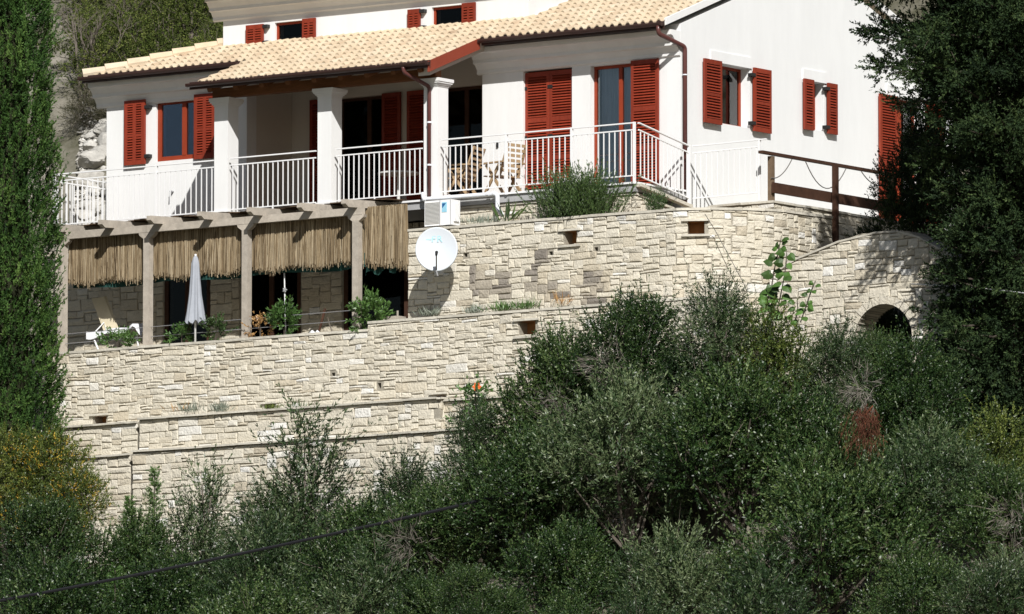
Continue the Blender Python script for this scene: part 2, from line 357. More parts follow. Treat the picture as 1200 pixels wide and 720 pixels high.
# ---- openings
oD1 = (-3.50, -2.41, 0.0, 2.44); oD2 = (-2.0, -1.05, 0.0, 2.42)
p0, p1 = at(183, 118, Y=YW), at(230, 187, Y=YW); oWW = (p0[0], p1[0], p1[2] + 0.02, p0[2])
oA = (-8.62, -7.55, 0.0, 2.44); oB = (-6.40, -5.30, 0.0, 2.46)
g0, g1 = at(841, 75, X=0), at(879, 150, X=0); oG1 = (g0[1], g1[1], g1[2] - 0.01, g0[2] + 0.02)
g0, g1 = at(949, 95, X=0), at(966, 153, X=0); oG2 = (g0[1], g1[1], g1[2] - 0.02, g0[2])
oG3 = (at(1047, 120, X=0)[1], at(1047, 120, X=0)[1] + 1.0, 0.05, 2.44)
# ---- walls
mb = MB(); wall_cells(mb, 'x', 0.0, 0.30, XB, -0.30, -0.02, 3.02, [oD1, oD2]); mb.build('front_wall', M_PLASTER, house)
mb = MB(); wall_cells(mb, 'y', 0.0, 0.30, 0.0, 8.8, -0.9, 3.04, [oG1, oG2, oG3])
mb.prism([(-0.30, 0.0, 3.04), (-0.30, 8.8, 3.04), (-0.30, 4.4, 3.04 + TP * 4.4)], (0.30, 0, 0))
mb.build('gable_wall', M_GABLE, house)
mb = MB(); mb.box(XB, XB + 0.30, 0.30, YR, -0.02, 3.3); mb.build('porch_side_wall', M_PLASTER, house)
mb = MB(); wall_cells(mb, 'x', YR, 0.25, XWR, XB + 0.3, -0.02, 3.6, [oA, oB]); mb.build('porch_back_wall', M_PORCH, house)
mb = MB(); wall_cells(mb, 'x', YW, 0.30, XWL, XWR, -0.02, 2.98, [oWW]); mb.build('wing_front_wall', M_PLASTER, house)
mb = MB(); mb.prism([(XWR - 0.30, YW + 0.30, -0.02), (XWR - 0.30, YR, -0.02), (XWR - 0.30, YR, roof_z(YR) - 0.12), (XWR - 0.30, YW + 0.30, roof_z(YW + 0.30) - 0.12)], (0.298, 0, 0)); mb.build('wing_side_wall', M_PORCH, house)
mb = MB(); mb.box(XWL, XWL + 0.3, YW + 0.30, 8.0, -2.9, 3.0); mb.box(XWL, 0, 8.8, 9.05, -0.9, 3.0); mb.build('rear_wall', M_PLASTER, house)
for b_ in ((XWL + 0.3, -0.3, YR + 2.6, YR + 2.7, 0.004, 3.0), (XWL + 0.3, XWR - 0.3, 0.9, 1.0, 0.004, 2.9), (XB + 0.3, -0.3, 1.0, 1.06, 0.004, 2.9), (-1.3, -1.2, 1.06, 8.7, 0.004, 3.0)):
    mb = MB(); mb.box(*b_); mb.build('dark_room_back', M_DARKROOM, house)  # backs of the rooms, coloured dark in place of indoor shade
# lintel bands over the gable windows, plaster band over the front doors
for (o, a, b) in ((oG1, 0.93, 2.24), (oG2, at(940, 83, X=0)[1], at(968, 90, X=0)[1]), (oG3, oG3[0] - 0.25, oG3[1] + 0.3)):
    mb = MB(); mb.box(0.0005, 0.026, a, b, o[3], o[3] + 0.20); mb.build('window_lintel', M_GABLE, house)
# ---- windows, doors
window(house, 'x', 0.0, oD2, 0.12, [(0.62, 0.07)], fw=0.055, glass=M_GLASS, curtain=True, name='terrace_door')
window(house, 'x', 0.0, oD1, 0.16, [(0.5, 0.1)], name='terrace_door')
window(house, 'x', YW, oWW, 0.05, [(0.66, 0.09)], fw=0.09, glass=M_GLASSB, name='window')
window(house, 'x', YR, oA, 0.10, [(0.62, 0.09)], fw=0.06, glass=M_GLASSD, frame=M_DARKWOOD, name='porch_door')
window(house, 'x', YR, oB, 0.10, [(0.62, 0.09)], fw=0.06, glass=M_GLASSD, frame=M_DARKWOOD, name='porch_door')
window(house, 'y', 0.0, oG1, 0.20, [], fw=0.05, curtain=True)
window(house, 'y', 0.0, oG2, 0.20, [], fw=0.05, curtain=True)
window(house, 'y', 0.0, oG3, 0.20, [(0.5, 0.08)], fw=0.06, curtain=True, name='side_door')
# ---- shutters
dw = (oD1[1] - oD1[0]) / 2 - 0.004
shutter(house, 'x', 0.0, oD1[0] + 0.002, dw, 0.03, 2.38, off=-0.10, hinge=(oD1[0] - 0.06, 1), rows=((0, .30), (.34, .62), (.66, 1)))
shutter(house, 'x', 0.0, oD1[0] + 0.006 + dw, dw, 0.03, 2.38, off=-0.10, hinge=(oD1[0] + dw - 0.03, 1), rows=((0, .30), (.34, .62), (.66, 1)))
shutter(house, 'x', 0.0, oD2[1] + 0.0, 0.60, 0.03, 2.41, off=0.03, rows=((0, .30), (.34, .62), (.66, 1)))
wz0 = oWW[2] - 0.03; wh = oWW[3] - oWW[2] + 0.06
a = at(149, 150, Y=YW)[0]; shutter(house, 'x', YW, a, at(173, 150, Y=YW)[0] - a, wz0, wh, cols=2, off=0.05, st=0.082, hinge=(at(173, 150, Y=YW)[0], 1), pitch=0.045)
shutter(house, 'x', YW, oWW[1] + 0.01, 0.50, wz0, wh, cols=2, off=0.05, st=0.082, pitch=0.045)
shutter(house, 'x', YR, -9.22, 0.60, 0.03, 2.42, off=0.03)
shutter(house, 'x', YR, oA[1] + 0.005, 0.42, 0.03, 2.42, off=0.03)
shutter(house, 'x', YR, -6.97, 0.55, 0.03, 2.42, off=0.03)
z0 = oG1[2] - 0.05; h = oG1[3] - oG1[2] + 0.07
shutter(house, 'y', 0.0, oG1[0] - 0.54, 0.55, z0, h, off=0.05, st=0.06)
shutter(house, 'y', 0.0, oG1[1] + 0.015, 0.55, z0, h, off=0.05, st=0.06, hinge=(oG1[1] - 0.07, 1))
z0 = oG2[2] - 0.04; h = oG2[3] - oG2[2] + 0.05
shutter(house, 'y', 0.0, oG2[0] - 0.30, 0.31, z0, h, off=0.05, st=0.055)
shutter(house, 'y', 0.0, oG2[1] + 0.01, 0.30, z0, h, off=0.05, st=0.055, hinge=(oG2[1] - 0.07, 1))
shutter(house, 'y', 0.0, oG3[0] - 0.56, 0.56, 0.07, 2.36, off=0.04)
shutter(house, 'y', 0.0, oG3[1] + 0.01, 0.55, 0.07, 2.36, off=0.04)
# ---- upper block
YU = 0.94; XU0, XU1 = -11.11, -4.05
ops = []
for (l, t, r, b) in ((322, 27, 357, 47), (506, 9, 544, 28)):
    q0, q1 = at(l, t, Y=YU), at(r, b, Y=YU); ops.append((q0[0], q1[0], q0[2] - 0.40, q0[2]))
mb = MB(); wall_cells(mb, 'x', YU, 0.28, XU0, XU1, 3.2, 4.5, ops); mb.box(XU1 - 0.28, XU1, YU + 0.28, 7.5, 3.2, 4.5); mb.box(XU0, XU0 + 0.28, YU + 0.28, 7.5, 3.2, 4.5)
mb.box(XU0, XU1, 7.5, 7.7, 3.2, 4.5); mb.build('upper_wall', M_PLASTER, house)
mb = MB(); mb.box(XU0 + 0.3, XU1 - 0.3, YU + 1.0, YU + 1.05, 3.3, 4.4); mb.build('dark_room_back', M_DARKROOM, house)
for o, lw in zip(ops, (0.40, 0.28)):
    window(house, 'x', YU, o, 0.06, [], fw=0.045, glass=M_GLASSD)
    shutter(house, 'x', YU, o[0] - 0.22 - lw, lw, o[2] - 0.01, 0.40, cols=2, rows=((0, 1),), off=0.04, st=0.045, hinge=(o[0] - 0.22, 1), pitch=0.045)
    shutter(house, 'x', YU, o[1] + 0.0, 0.30, o[2] - 0.01, 0.42, cols=2, rows=((0, 1),), off=0.04, st=0.045, pitch=0.045)
CORN = [(0, 0), (0.035, 0.03), (0.035, 0.09), (0.10, 0.18), (0.16, 0.20), (0.16, 0.26), (0.24, 0.36), (0.30, 0.38), (0.30, 0.47), (0, 0.47)]
def cornice(x0, x1, y, z, k=1.0, name='cornice'):
    mb = MB(); mb.prism([(x0, y - 0.001 - d * k, z + q * k) for d, q in CORN], (x1 - x0, 0, 0)); return mb.build(name, M_PLASTER, house)
cornice(XB - 0.10, -0.003, 0, 2.44); cornice(XWL - 0.22, XWR + 0.0, YW, 2.44, 0.98); cornice(XU0 - 0.22, XU1 + 0.1, YU, 4.06, 0.95)
mb = MB(); mb.box(XU0 - 0.45, XU1 + 0.4, YU - 0.42, 8.1, 4.515, 4.58); mb.build('upper_eave', M_TIMBER, house)
mb = MB(); zc = 4.58; A = [(XU0 - 0.5, YU - 0.5, zc), (XU1 + 0.45, YU - 0.5, zc), (XU1 + 0.45, 8.2, zc), (XU0 - 0.5, 8.2, zc), (XU0 + 3.3, 4.3, zc + 1.4), (XU1 - 3.3, 4.3, zc + 1.4)]
mb.add(A, [(0, 1, 5, 4), (1, 2, 5), (2, 3, 4, 5), (3, 0, 4), (3, 2, 1, 0)], 0.7); mb.build('upper_roof', M_TILE, house)
# ---- roof deck, tiles
HX0, HY0, HK = -13.22, -0.63, 2.01 / 1.68
def hipx(y): return HX0 + (y - HY0) * HK
def deck(poly, name='roof_deck', material=M_PORCH, dz=-0.05, th=0.05):
    mb = MB(); mb.prism([(x, y, roof_z(y) + dz - th) for x, y in poly], (0, 0, th)); return mb.build(name, material, house)
deck([(-9.47, -2.10), (-4.10, -2.10), (-4.10, -0.56), (-9.47, -0.56)])
deck([(HX0, -0.555), (-4.06, -0.555), (-4.06, YR + 0.3), (hipx(YR + 0.3), YR + 0.3)])
deck([(-4.055, -0.555), (0.02, -0.555), (0.02, 4.4), (-4.055, 4.4)])
mb = MB(); zr = roof_z(4.4) - 0.05
mb.prism([(-4.05, 4.405, zr), (-0.03, 4.405, zr), (-0.03, 9.35, roof_z(-0.55) - 0.06), (-4.05, 9.35, roof_z(-0.55) - 0.06)], (0, 0, -0.05)); mb.build('rear_roof', M_TILE, house)
mb = MB(); q = [(HX0, -0.6), (hipx(1.5), 1.5)]
mb.prism([(HX0, -0.6, roof_z(-0.6) - 0.02), (hipx(1.5), 1.5, roof_z(1.5) - 0.02), (hipx(1.5), 6.5, roof_z(1.5) - 0.02), (HX0, 8.6, roof_z(-0.6) - 0.02)], (0, 0, -0.06), ); mb.build('hip_roof', M_TILE, house)
PU, PV = 0.1705, 0.315                                  # tile pitch along the eave and up the slope (in plan)
def tile_shape(mb, x, y, tone, sx=1.0):
    """one S-shaped clay tile whose lower edge stands at y; follows the roof slope"""
    prof = [(0.0, 0.012), (0.018, 0.040), (0.048, 0.058), (0.078, 0.044), (0.098, 0.012), (0.122, 0.0), (0.150, 0.0), (0.176, 0.012)]
    n = len(prof); vs = []; z0 = roof_z(y) - 0.03; y1 = y + PV + 0.06; z1 = roof_z(y1) - 0.055
    for (u, hh) in prof: vs.append((x + u, y, z0 + hh + 0.022))
    for (u, hh) in prof: vs.append((x + u, y1, z1 + hh + 0.006))
    for (u, hh) in prof: vs.append((x + u, y + 0.004, z0 + hh * 0.93 + 0.004))
    fs = [(i, i + 1, n + i + 1, n + i) for i in range(n - 1)] + [(2 * n + i, 2 * n + i + 1, i + 1, i) for i in range(n - 1)]
    mb.add(vs, fs, tone)
tiles = []
for r in range(0, 22):
    y = -2.135 + PV * r
    c0 = 0
    for c in range(0, 90):
        x = 0.02 - PU * (c + 1)
        if y < -0.70: ok = -9.47 <= x and x + PU < -4.08 + 0.06
        elif y < YU - 0.02: ok = x > hipx(y) - 0.06
        else: ok = x > -4.05 - 0.02 and y < 4.35
        if ok: tiles.append((r, c, x, y))
rt = random.Random(3)
first = []; rest = MB()
edge = [t for t in tiles if t[0] in (0, 1) or (t[0] == 5 and (t[2] > -4.1 or t[2] < -9.4)) or t[0] in (6,)]
edge = set(edge[:296])
tile_objs = []
for t in tiles:
    tone = min(1, max(0, rt.gauss(0.62, 0.15))); tm = MB() if t in edge else rest
    tile_shape(tm, t[2] + rt.uniform(-.004, .004), t[3] + rt.uniform(-.008, .008), tone)
    if t in edge: tile_objs.append(tm)
roof = deck([(-4.055, -0.3), (-0.35, -0.3), (-0.35, 4.2), (-4.055, 4.2)], 'tiled_roof', M_PORCH, -0.101, 0.02)
for tm in tile_objs: tm.build('roof_tile', M_TILE, roof)
rest.build('roof_tiles', M_TILE, roof, kind='stuff')
# hip tiles stepping up the left hip
for k in range(8):
    y = HY0 + 0.27 * k; x = hipx(y); y2 = y + 0.33; x2 = hipx(y2)
    a_, b_ = Vector((x, y, roof_z(y) + 0.045)), Vector((x2, y2, roof_z(y2) + 0.012)); mbk = MB()
    mbk.tube([a_, b_], [0.105, 0.085], 10, rt.uniform(.55, 1)); mbk.build('hip_tile', M_TILE, roof, smooth=False)
# gable verge of mortar
mb = MB(); P = [(0.0, -0.52, roof_z(-0.52) - 0.09), (0.0, 4.4, roof_z(4.4) - 0.09), (0.0, 4.4, roof_z(4.4) + 0.035), (0.0, -0.52, roof_z(-0.52) + 0.035)]
mb.prism(P, (0.05, 0, 0)); P2 = [(x, 8.8 - y, z) for x, y, z in P]; mb.prism(P2, (0.05, 0, 0)); mb.build('verge', M_PLASTER, house)
mb = MB(); mb.box(-4.06, 0.04, 4.28, 4.52, roof_z(4.4) + 0.0, roof_z(4.4) + 0.07, 0.7); mb.build('roof_ridge', M_TILE, house)
# porch fascia (red-brown verge board) and the white beam below it
def sl(x0, x1, y0, y1, zt, th, name, material):
    mb = MB(); mb.prism([(x0, y0, roof_z(y0) + zt - th), (x0, y1, roof_z(y1) + zt - th), (x0, y1, roof_z(y1) + zt), (x0, y0, roof_z(y0) + zt)], (x1 - x0, 0, 0)); return mb.build(name, material, house)
sl(-4.10, -4.06, -2.14, -0.57, -0.005, 0.20, 'verge_board', M_FASCIA)
sl(-4.42, -4.16, -1.98, -0.30, -0.13, 0.17, 'porch_side_beam', M_PORCH)
mb = MB(); mb.box(-9.40, -4.30, -1.62, -1.44, 2.215, 2.39); mb.build('porch_beam', M_TIMBER, house)
for k in range(9):
    x = -9.15 + k * 0.60
    mb = MB(); mb.bar((x, -2.04, roof_z(-2.04) - 0.16), (x, YR, roof_z(YR) - 0.16), 0.10, 0.12); mb.tube([(x, -2.041, roof_z(-2.04) - 0.175), (x, -1.85, roof_z(-1.85) - 0.175)], 0.055, 8)
    mb.build('rafter', M_TIMBER, house)
# gutters: half-round troughs
def gutter(x0, x1, y, z):
    r = 0.065; mb = MB(); P = [(y - r * math.cos(q), z - r * math.sin(q)) for q in np.linspace(0, math.pi, 9)]; Q = [(y - (r - .008) * math.cos(q), z - (r - .008) * math.sin(q)) for q in np.linspace(math.pi, 0, 9)]
    mb.prism([(x0, a_, b_) for a_, b_ in P + Q], (x1 - x0, 0, 0)); mb.box(x0, x1, y + r, y + r + 0.02, z - 0.10, z + 0.04)
    mb.box(x0, x0 + .01, y - r, y + r, z - 0.055, z); mb.box(x1 - .01, x1, y - r, y + r, z - 0.055, z)
    return mb.build('gutter', M_GUTTER, house)
gutter(-4.04, 0.02, -0.62, 2.995); gutter(HX0 - 0.02, -9.52, -0.70, 2.985); gutter(-9.54, -4.05, -2.20, 2.43); gutter(XU0 - .5, XU1 + .5, YU - 0.5, 4.575)
def elbow(pts, n=5):
    out = [Vector(pts[0])]
    for i in range(1, len(pts) - 1):
        p, a_, b_ = Vector(pts[i]), Vector(pts[i - 1]), Vector(pts[i + 1]); ra = p + (a_ - p).normalized() * 0.07; rb = p + (b_ - p).normalized() * 0.07
        for k in range(n + 1):
            t = k / n; out.append(ra * (1 - t) ** 2 + p * 2 * t * (1 - t) + rb * t * t)
    out.append(Vector(pts[-1])); return out
mb = MB(); mb.tube(elbow([(-0.06, -0.62, 2.95), (-0.06, -0.62, 2.80), (0.065, 0.04, 2.62), (0.065, 0.04, -0.2)]), 0.042, 10); dp = mb.build('downpipe', M_PIPE, house, smooth=True)
mb = MB(); mb.tube([(0.065, 0.04, 2.10), (0.065, 0.04, 2.12)], 0.05, 10); mb.build('pipe_clip', M_PVC, dp)
px_ = -4.50
mb = MB(); mb.tube(elbow([(px_ - 0.1, -2.20, 2.37), (px_ - 0.1, -2.20, 2.28), (px_ + 0.12, -1.70, 2.05), (px_ + 0.12, -1.70, 0.02)]), 0.036, 10); dp = mb.build('downpipe', M_PIPE, house, smooth=True)
mb = MB(); mb.tube([(px_ + 0.12, -1.70, 1.38), (px_ + 0.12, -1.70, 1.41)], 0.044, 10); mb.tube([(px_ + 0.12, -1.70, 0.6), (px_ + 0.12, -1.70, 0.63)], 0.044, 10); mb.build('pipe_clip', M_PVC, dp)
# ---- columns
for x0 in (-9.33, -6.95, -4.54):
    x1 = x0 + 0.315; y0, y1 = -1.65, -1.33
    mb = MB(); mb.box(x0, x1, y0, y1, 0.0, 2.05); c = mb.build('column', M_PLASTER, house)
    mb = MB()
    for k, (e, za, zb) in enumerate(((0.012, 2.05, 2.08), (0.035, 2.08, 2.11), (0.06, 2.11, 2.14), (0.075, 2.14, 2.20))): mb.box(x0 - e, x1 + e, y0 - e, y1 + e, za, zb)
    mb.build('capital', M_PLASTER, c)
    mb = MB(); mb.box(x0 - 0.03, x1 + 0.03, y0 - 0.03, y1 + 0.03, -0.01, 0.10); mb.build('column_base', M_PLASTER, c)
# ---- terrace slab
M_LOWBOUNCE = mat('low_bounce_floor', (0.30, 0.17, 0.11), 0.8, 0.2, var=0.25, vscale=5)  # unseen floor layer, darkened to cut the light bouncing up from it
mb = MB(); mb.box(-13.15, 0.14, -1.62, -0.004, -0.17, -0.035); mb.box(XWR, XB, 0, YR, -0.17, -0.035); mb.build('terrace_slab', M_SLABEDGE, house)
mb = MB(); mb.box(-13.17, 0.17, -1.66, -0.002, -0.033, 0.0); mb.box(XWR, XB - .002, -0.002, YR, -0.033, 0.0); mb.build('terrace_nosing', M_WHITE, house)
mb = MB(); mb.box(-13.10, 0.10, -1.56, -0.008, 0.0005, 0.006); mb.box(XWR + .01, XB - .01, -0.008, YR - .002, 0.0005, 0.006); mb.build('terrace_paving', M_LOWBOUNCE, house)
mb = MB(); mb.prism([(0.145, -1.62, -0.035), (0.145, 0.0, -0.27), (0.145, 0.0, -0.33), (0.145, -1.62, -0.09)], (0.12, 0, 0)); mb.build('ramp_edge', M_COPING, house)
# small wall fittings
mb = MB()
for (x, y) in ((653, 195), (503 + 0, 0),)[:1]: pass
q = at(583.5, 170, Y=0); mb.box(q[0] - .02, q[0] + .02, -0.03, -0.001, q[2] - .05, q[2] + .04); mb.build('wall_socket', M_IRON, house)
mb = MB(); q = at(203, 225, Y=YW); mb.tube([(q[0], YW - 0.002, q[2]), (q[0], YW - 0.10, q[2])], 0.02, 8); mb.tube([(q[0], YW - 0.09, q[2]), (q[0], YW - 0.10, q[2] - 0.12)], 0.016, 8); mb.build('garden_tap', M_GREY, house)

# ------------------------------------------------------------------ balcony railing
rail_root = thing('balcony_railing', 'white painted metal railing along the edge of the upper terrace', 'railing', (-6, -1.7, 0))
bm_ = MB(); bm_.box(-0.008, 0.008, -0.008, 0.008, 0.0, 0.815); BALU = bm_.mesh('baluster', M_WHITE)
def railing(A, Bp, posts=(), feet=(), sp=0.122, over=(0, 0)):
    A, Bp = Vector(A), Vector(Bp); L = (Bp - A).length; d = (Bp - A) / L; up = Vector((0, 0, 1))
    for nm, zz, ww, hh in (('top_rail', 1.06, 0.045, 0.022), ('middle_rail', 0.935, 0.025, 0.022), ('bottom_rail', 0.11, 0.025, 0.022)):
        mb = MB(); o = over if nm == 'top_rail' else (0, 0); mb.bar(A + up * zz - d * o[0], Bp + up * zz + d * o[1], ww, hh); mb.build(nm, M_WHITE, rail_root)
    for p in posts:
        mb = MB(); q = A + d * (L * p); mb.bar(q + up * -0.04, q + up * 1.075, 0.042, 0.042, up=(0, 1, 0)); mb.build('post', M_WHITE, rail_root)
    for p in feet:
        mb = MB(); q = A + d * (L * p); mb.bar(q + up * -0.02, q + up * 0.11, 0.03, 0.03, up=(0, 1, 0)); mb.build('foot', M_WHITE, rail_root)
    n = int(L / sp)
    for k in range(n + 1):
        f = (k + 0.5) / (n + 1)
        if any(abs(f - p) * L < 0.035 for p in posts): continue
        q = A + d * (L * f); link('baluster', BALU, rail_root, q + up * 0.12)
YRL = -1.60
railing((-13.12, YRL, 0), (-9.36, YRL, 0), posts=(0.0, 0.64))
railing((at(270, 200, Y=YRL - .06)[0], YRL - .06, 0), (-6.98, YRL - .06, 0), feet=(0.5,))
railing((at(394, 200, Y=YRL - .06)[0], YRL - .06, 0), (-4.56, YRL - .06, 0), feet=(0.45,))
xa = at(518, 200, Y=YRL - .06)[0]; pa = [(at(p, 190, Y=YRL - .06)[0] - xa) / (0.14 - xa) for p in (593.5, 670)]
railing((xa, YRL - .06, 0), (0.14, YRL - .06, 0), posts=(*pa, 1.0))
railing((0.19, YRL, 0), (0.21, -0.05, -0.26), posts=(1.0,))
railing((0.24, 0.03, -0.26), (1.66, 0.08, -0.24), posts=(1.0,), over=(0, 0.15))
railing((-13.12, YRL + 0.05, 0), (-13.12, 1.6, 0), posts=(0.5, 1.0))
# ------------------------------------------------------------------ stone walls, laid stone by stone
class Path:
    def __init__(s, pts):
        s.p = [Vector((x, y, 0)) for x, y in pts]; s.c = [0.0]
        for a_, b_ in zip(s.p, s.p[1:]): s.c.append(s.c[-1] + (b_ - a_).length)
        s.L = s.c[-1]
    def seg(s, t):
        i = 0
        while i < len(s.c) - 2 and t > s.c[i + 1]: i += 1
        return i
    def __call__(s, t, out=0.0, z=0.0):
        i = s.seg(t); a_, b_ = s.p[i], s.p[i + 1]; d = (b_ - a_).normalized()
        def nrm(k):
            e = (s.p[k + 1] - s.p[k]).normalized(); return Vector((e.y, -e.x, 0))
        n = nrm(i); f = (t - s.c[i]); L = (b_ - a_).length
        if len(s.p) > 2:                                    # blend normals near the bends
            r = 0.12
            if f < r and i > 0: n = (n * (0.5 + 0.5 * f / r) + nrm(i - 1) * (0.5 - 0.5 * f / r)).normalized()
            elif L - f < r and i < len(s.p) - 2: n = (n * (0.5 + 0.5 * (L - f) / r) + nrm(i + 1) * (0.5 - 0.5 * (L - f) / r)).normalized()
        q = a_ + d * f + n * out; return (q.x, q.y, z)

def stone_wall(root, path, zbot, ztop, holes=(), depth=0.38, arch=None, U=0.085, V=0.07, hw=((1, .2), (2, .5), (3, .3)), wmin=3, wmax=7, dark=(), tone_mu=0.60,
               seed=1, coping=None, limit=300, core_name='wall_core', stones_in_core=False, white=0.07, rough=1.0, blocked=None, steps=()):
    R = random.Random(seed); P = Path(path); zt = ztop if callable(ztop) else (lambda t: ztop)
    ct = coping[0] if coping else 0.0
    # core: mortar body set back from the stone faces
    brk = {0.0, P.L, *P.c, *steps}
    for h_ in holes: brk |= {h_[0], h_[1]}
    step = 0.05 if arch else 0.6
    t = 0.0
    while t < P.L: brk.add(t); t += step
    bs = sorted(x for x in brk if 0 <= x <= P.L); mb = MB()
    for s0, s1 in zip(bs, bs[1:]):
        if s1 - s0 < 1e-4: continue
        c = (s0 + s1) / 2; lo = zbot; hi = zt(c) - ct * 0.5; hi0, hi1 = zt(s0 + 1e-4) - ct * 0.5, zt(s1 - 1e-4) - ct * 0.5
        if arch and abs(c - arch[0]) < arch[2]: lo = max(zbot, arch[1] + math.sqrt(arch[2] ** 2 - (c - arch[0]) ** 2))
        parts = []; z = lo
        for h_ in sorted([h_ for h_ in holes if h_[0] < c < h_[1]], key=lambda h_: h_[2]): parts.append((z, h_[2], h_[2])); z = h_[3]
        parts.append((z, hi0, hi1))
        for a_, b0, b1 in parts:
            if max(b0, b1) - a_ < 1e-3: continue
            vs = [P(s0, -0.016, a_), P(s1 - 1e-5, -0.016, a_), P(s1 - 1e-5, -depth, a_), P(s0, -depth, a_), P(s0, -0.016, b0), P(s1 - 1e-5, -0.016, b1), P(s1 - 1e-5, -depth, b1), P(s0, -depth, b0)]
            mb.add(vs, [(0, 3, 2, 1), (4, 5, 6, 7), (0, 1, 5, 4), (1, 2, 6, 5), (2, 3, 7, 6), (3, 0, 4, 7)])
    core = mb.build(core_name, M_MORTAR, root)
    par = core if stones_in_core else root
    # pack stones on a grid of small cells
    nU = max(1, int(round(P.L / U))); U = P.L / nU; zmax = max(zt(P.L * k / 40) for k in range(41)) - ct; nV = max(1, int(math.ceil((zmax - zbot) / V)))
    free = np.ones((nU, nV), bool); ids = np.full((nU + 1, nV + 1), -1)
    for i in range(nU):
        for j in range(nV):
            s_, z_ = (i + .5) * U, zbot + (j + .5) * V
            if z_ > zt(s_) - ct + V * 0.3: free[i, j] = False
            if arch:
                if z_ > arch[1]:
                    if math.hypot(s_ - arch[0], z_ - arch[1]) < arch[2] + arch[3] - V * 0.4: free[i, j] = False
                elif abs(s_ - arch[0]) < arch[2]: free[i, j] = False
            for h_ in holes:
                if h_[0] - U * .35 < s_ < h_[1] + U * .35 and h_[2] - V * .35 < z_ < h_[3] + V * .35: free[i, j] = False
    stones = []
    for j in range(nV):
        for i in range(nU):
            if not free[i, j]: continue
            for _ in range(8):
                r = R.random(); acc = 0
                for hh, p in hw:
                    acc += p
                    if r <= acc: break
                ww = R.randint(wmin, wmax)
                if hh == 1: ww = max(wmin, int(ww * 0.9))
                if R.random() < 0.12: ww = max(2, wmin - 1)
                if i + ww > nU: ww = nU - i
                if j + hh > nV: hh = nV - j
                k = 1
                while k < ww and free[i + k, j]: k += 1
                ww = k
                if j and i + ww < nU and _ < 6 and ids[i + ww - 1, j - 1] != ids[i + ww, j - 1]: continue    # no joint over a joint
                if free[i:i + ww, j:j + hh].all(): break
            else: hh = 1
            # do not leave one-cell slivers
            if i + ww < nU and free[i + ww, j] and (i + ww + 1 >= nU or not free[i + ww + 1, j]) and free[i + ww, j:j + hh].all(): ww += 1
            free[i:i + ww, j:j + hh] = False; ids[i:i + ww, j:j + hh] = len(stones)
            stones.append((i * U, (i + ww) * U, zbot + j * V, zbot + (j + hh) * V))
    def warp(s_, z_):
        return (0.030 * mnoise.noise(Vector((s_ * 0.55 + seed * 7.1, z_ * 0.9, seed))) + 0.014 * mnoise.noise(Vector((s_ * 2.1, z_ * 3.1, seed + 5.0)))) * rough
    made = []
    for (s0, s1, z0, z1) in stones:
        g = R.uniform(0.003, 0.0065); pts = []
        for (a_, b_) in ((s0 + g, z0 + g), (s1 - g, z0 + g), (s1 - g, z1 - g), (s0 + g, z1 - g)):
            pts.append([a_ + R.uniform(-.015, .015), b_ + warp(a_, b_) + R.uniform(-.010, .010)])
        ring = []
        for k in range(4):
            a_, b_ = pts[k], pts[(k + 1) % 4]; ring.append(a_)
            ring.append([(a_[0] + b_[0]) / 2 + (R.uniform(-.008, .008) if k % 2 else 0), (a_[1] + b_[1]) / 2 + (0 if k % 2 else R.uniform(-.009, .009)) + (warp((a_[0] + b_[0]) / 2, (a_[1] + b_[1]) / 2) - (warp(*a_) + warp(*b_)) / 2 if k % 2 == 0 else 0)])
        for q in ring:
            q[0] = min(max(q[0], 0), P.L - 1e-4); q[1] = min(q[1], zt(q[0]) - ct - 0.002)
        cx = sum(q[0] for q in ring) / 8; cz = sum(q[1] for q in ring) / 8
        if max(q[1] for q in ring) - min(q[1] for q in ring) < 0.03: continue
        bulge = R.uniform(-0.001, 0.010) * rough; tx, tz = R.uniform(-.007, .007), R.uniform(-.006, .006); ins = 0.012
        hw_, hh_ = (s1 - s0) / 2, (z1 - z0) / 2; vs = []
        for q in ring: vs.append(P(q[0], -0.06, q[1]))
        for q in ring: vs.append(P(q[0], -0.006, q[1]))
        for q in ring:
            dx, dz = q[0] - cx, q[1] - cz; fx, fz = max(0.3, 1 - ins / max(hw_, .02)), max(0.3, 1 - ins / max(hh_, .02))
            vs.append(P(min(max(cx + dx * fx, 0), P.L - 1e-4), bulge + tx * dx / hw_ + tz * dz / hh_ + R.uniform(-.004, .004), cz + dz * fz))
        vs.append(P(cx, bulge + R.uniform(0, .008), cz))
        fs = [(k, (k + 1) % 8, 8 + (k + 1) % 8, 8 + k) for k in range(8)] + [(8 + k, 8 + (k + 1) % 8, 16 + (k + 1) % 8, 16 + k) for k in range(8)] + [(16 + k, 16 + (k + 1) % 8, 24) for k in range(8)]
        r = R.random()
        tone = R.uniform(.86, 1.0) if r < white else R.uniform(0.26, 0.40) if r < white + 0.06 else min(.85, max(.34, R.gauss(tone_mu, .085)))
        wx, wy, _ = P(cx)
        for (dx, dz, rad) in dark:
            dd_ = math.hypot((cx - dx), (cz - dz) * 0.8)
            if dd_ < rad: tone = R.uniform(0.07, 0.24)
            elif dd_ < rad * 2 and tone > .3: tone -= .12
        v = Vector((wx, wy, cz)) - Vector(CAM); zz = v.dot(Vector(FW)); ppx = 600 + FPX * v.dot(Vector(RT)) / zz; ppy = 360 - FPX * v.dot(Vector(UP)) / zz
        seen = -20 < ppx < 1220 and -20 < ppy < 740 and not (blocked and blocked(ppx, ppy))
        made.append((-(s1 - s0) * (z1 - z0) if seen else 1, vs, fs, tone))
    made.sort(key=lambda q: q[0]); rest = MB()
    for k, (sc, vs, fs, tone) in enumerate(made):
        if k < limit and sc < 0: q = MB(); q.add(vs, fs, tone); q.build('stone', M_STONE, par)
        else: rest.add(vs, fs, tone)
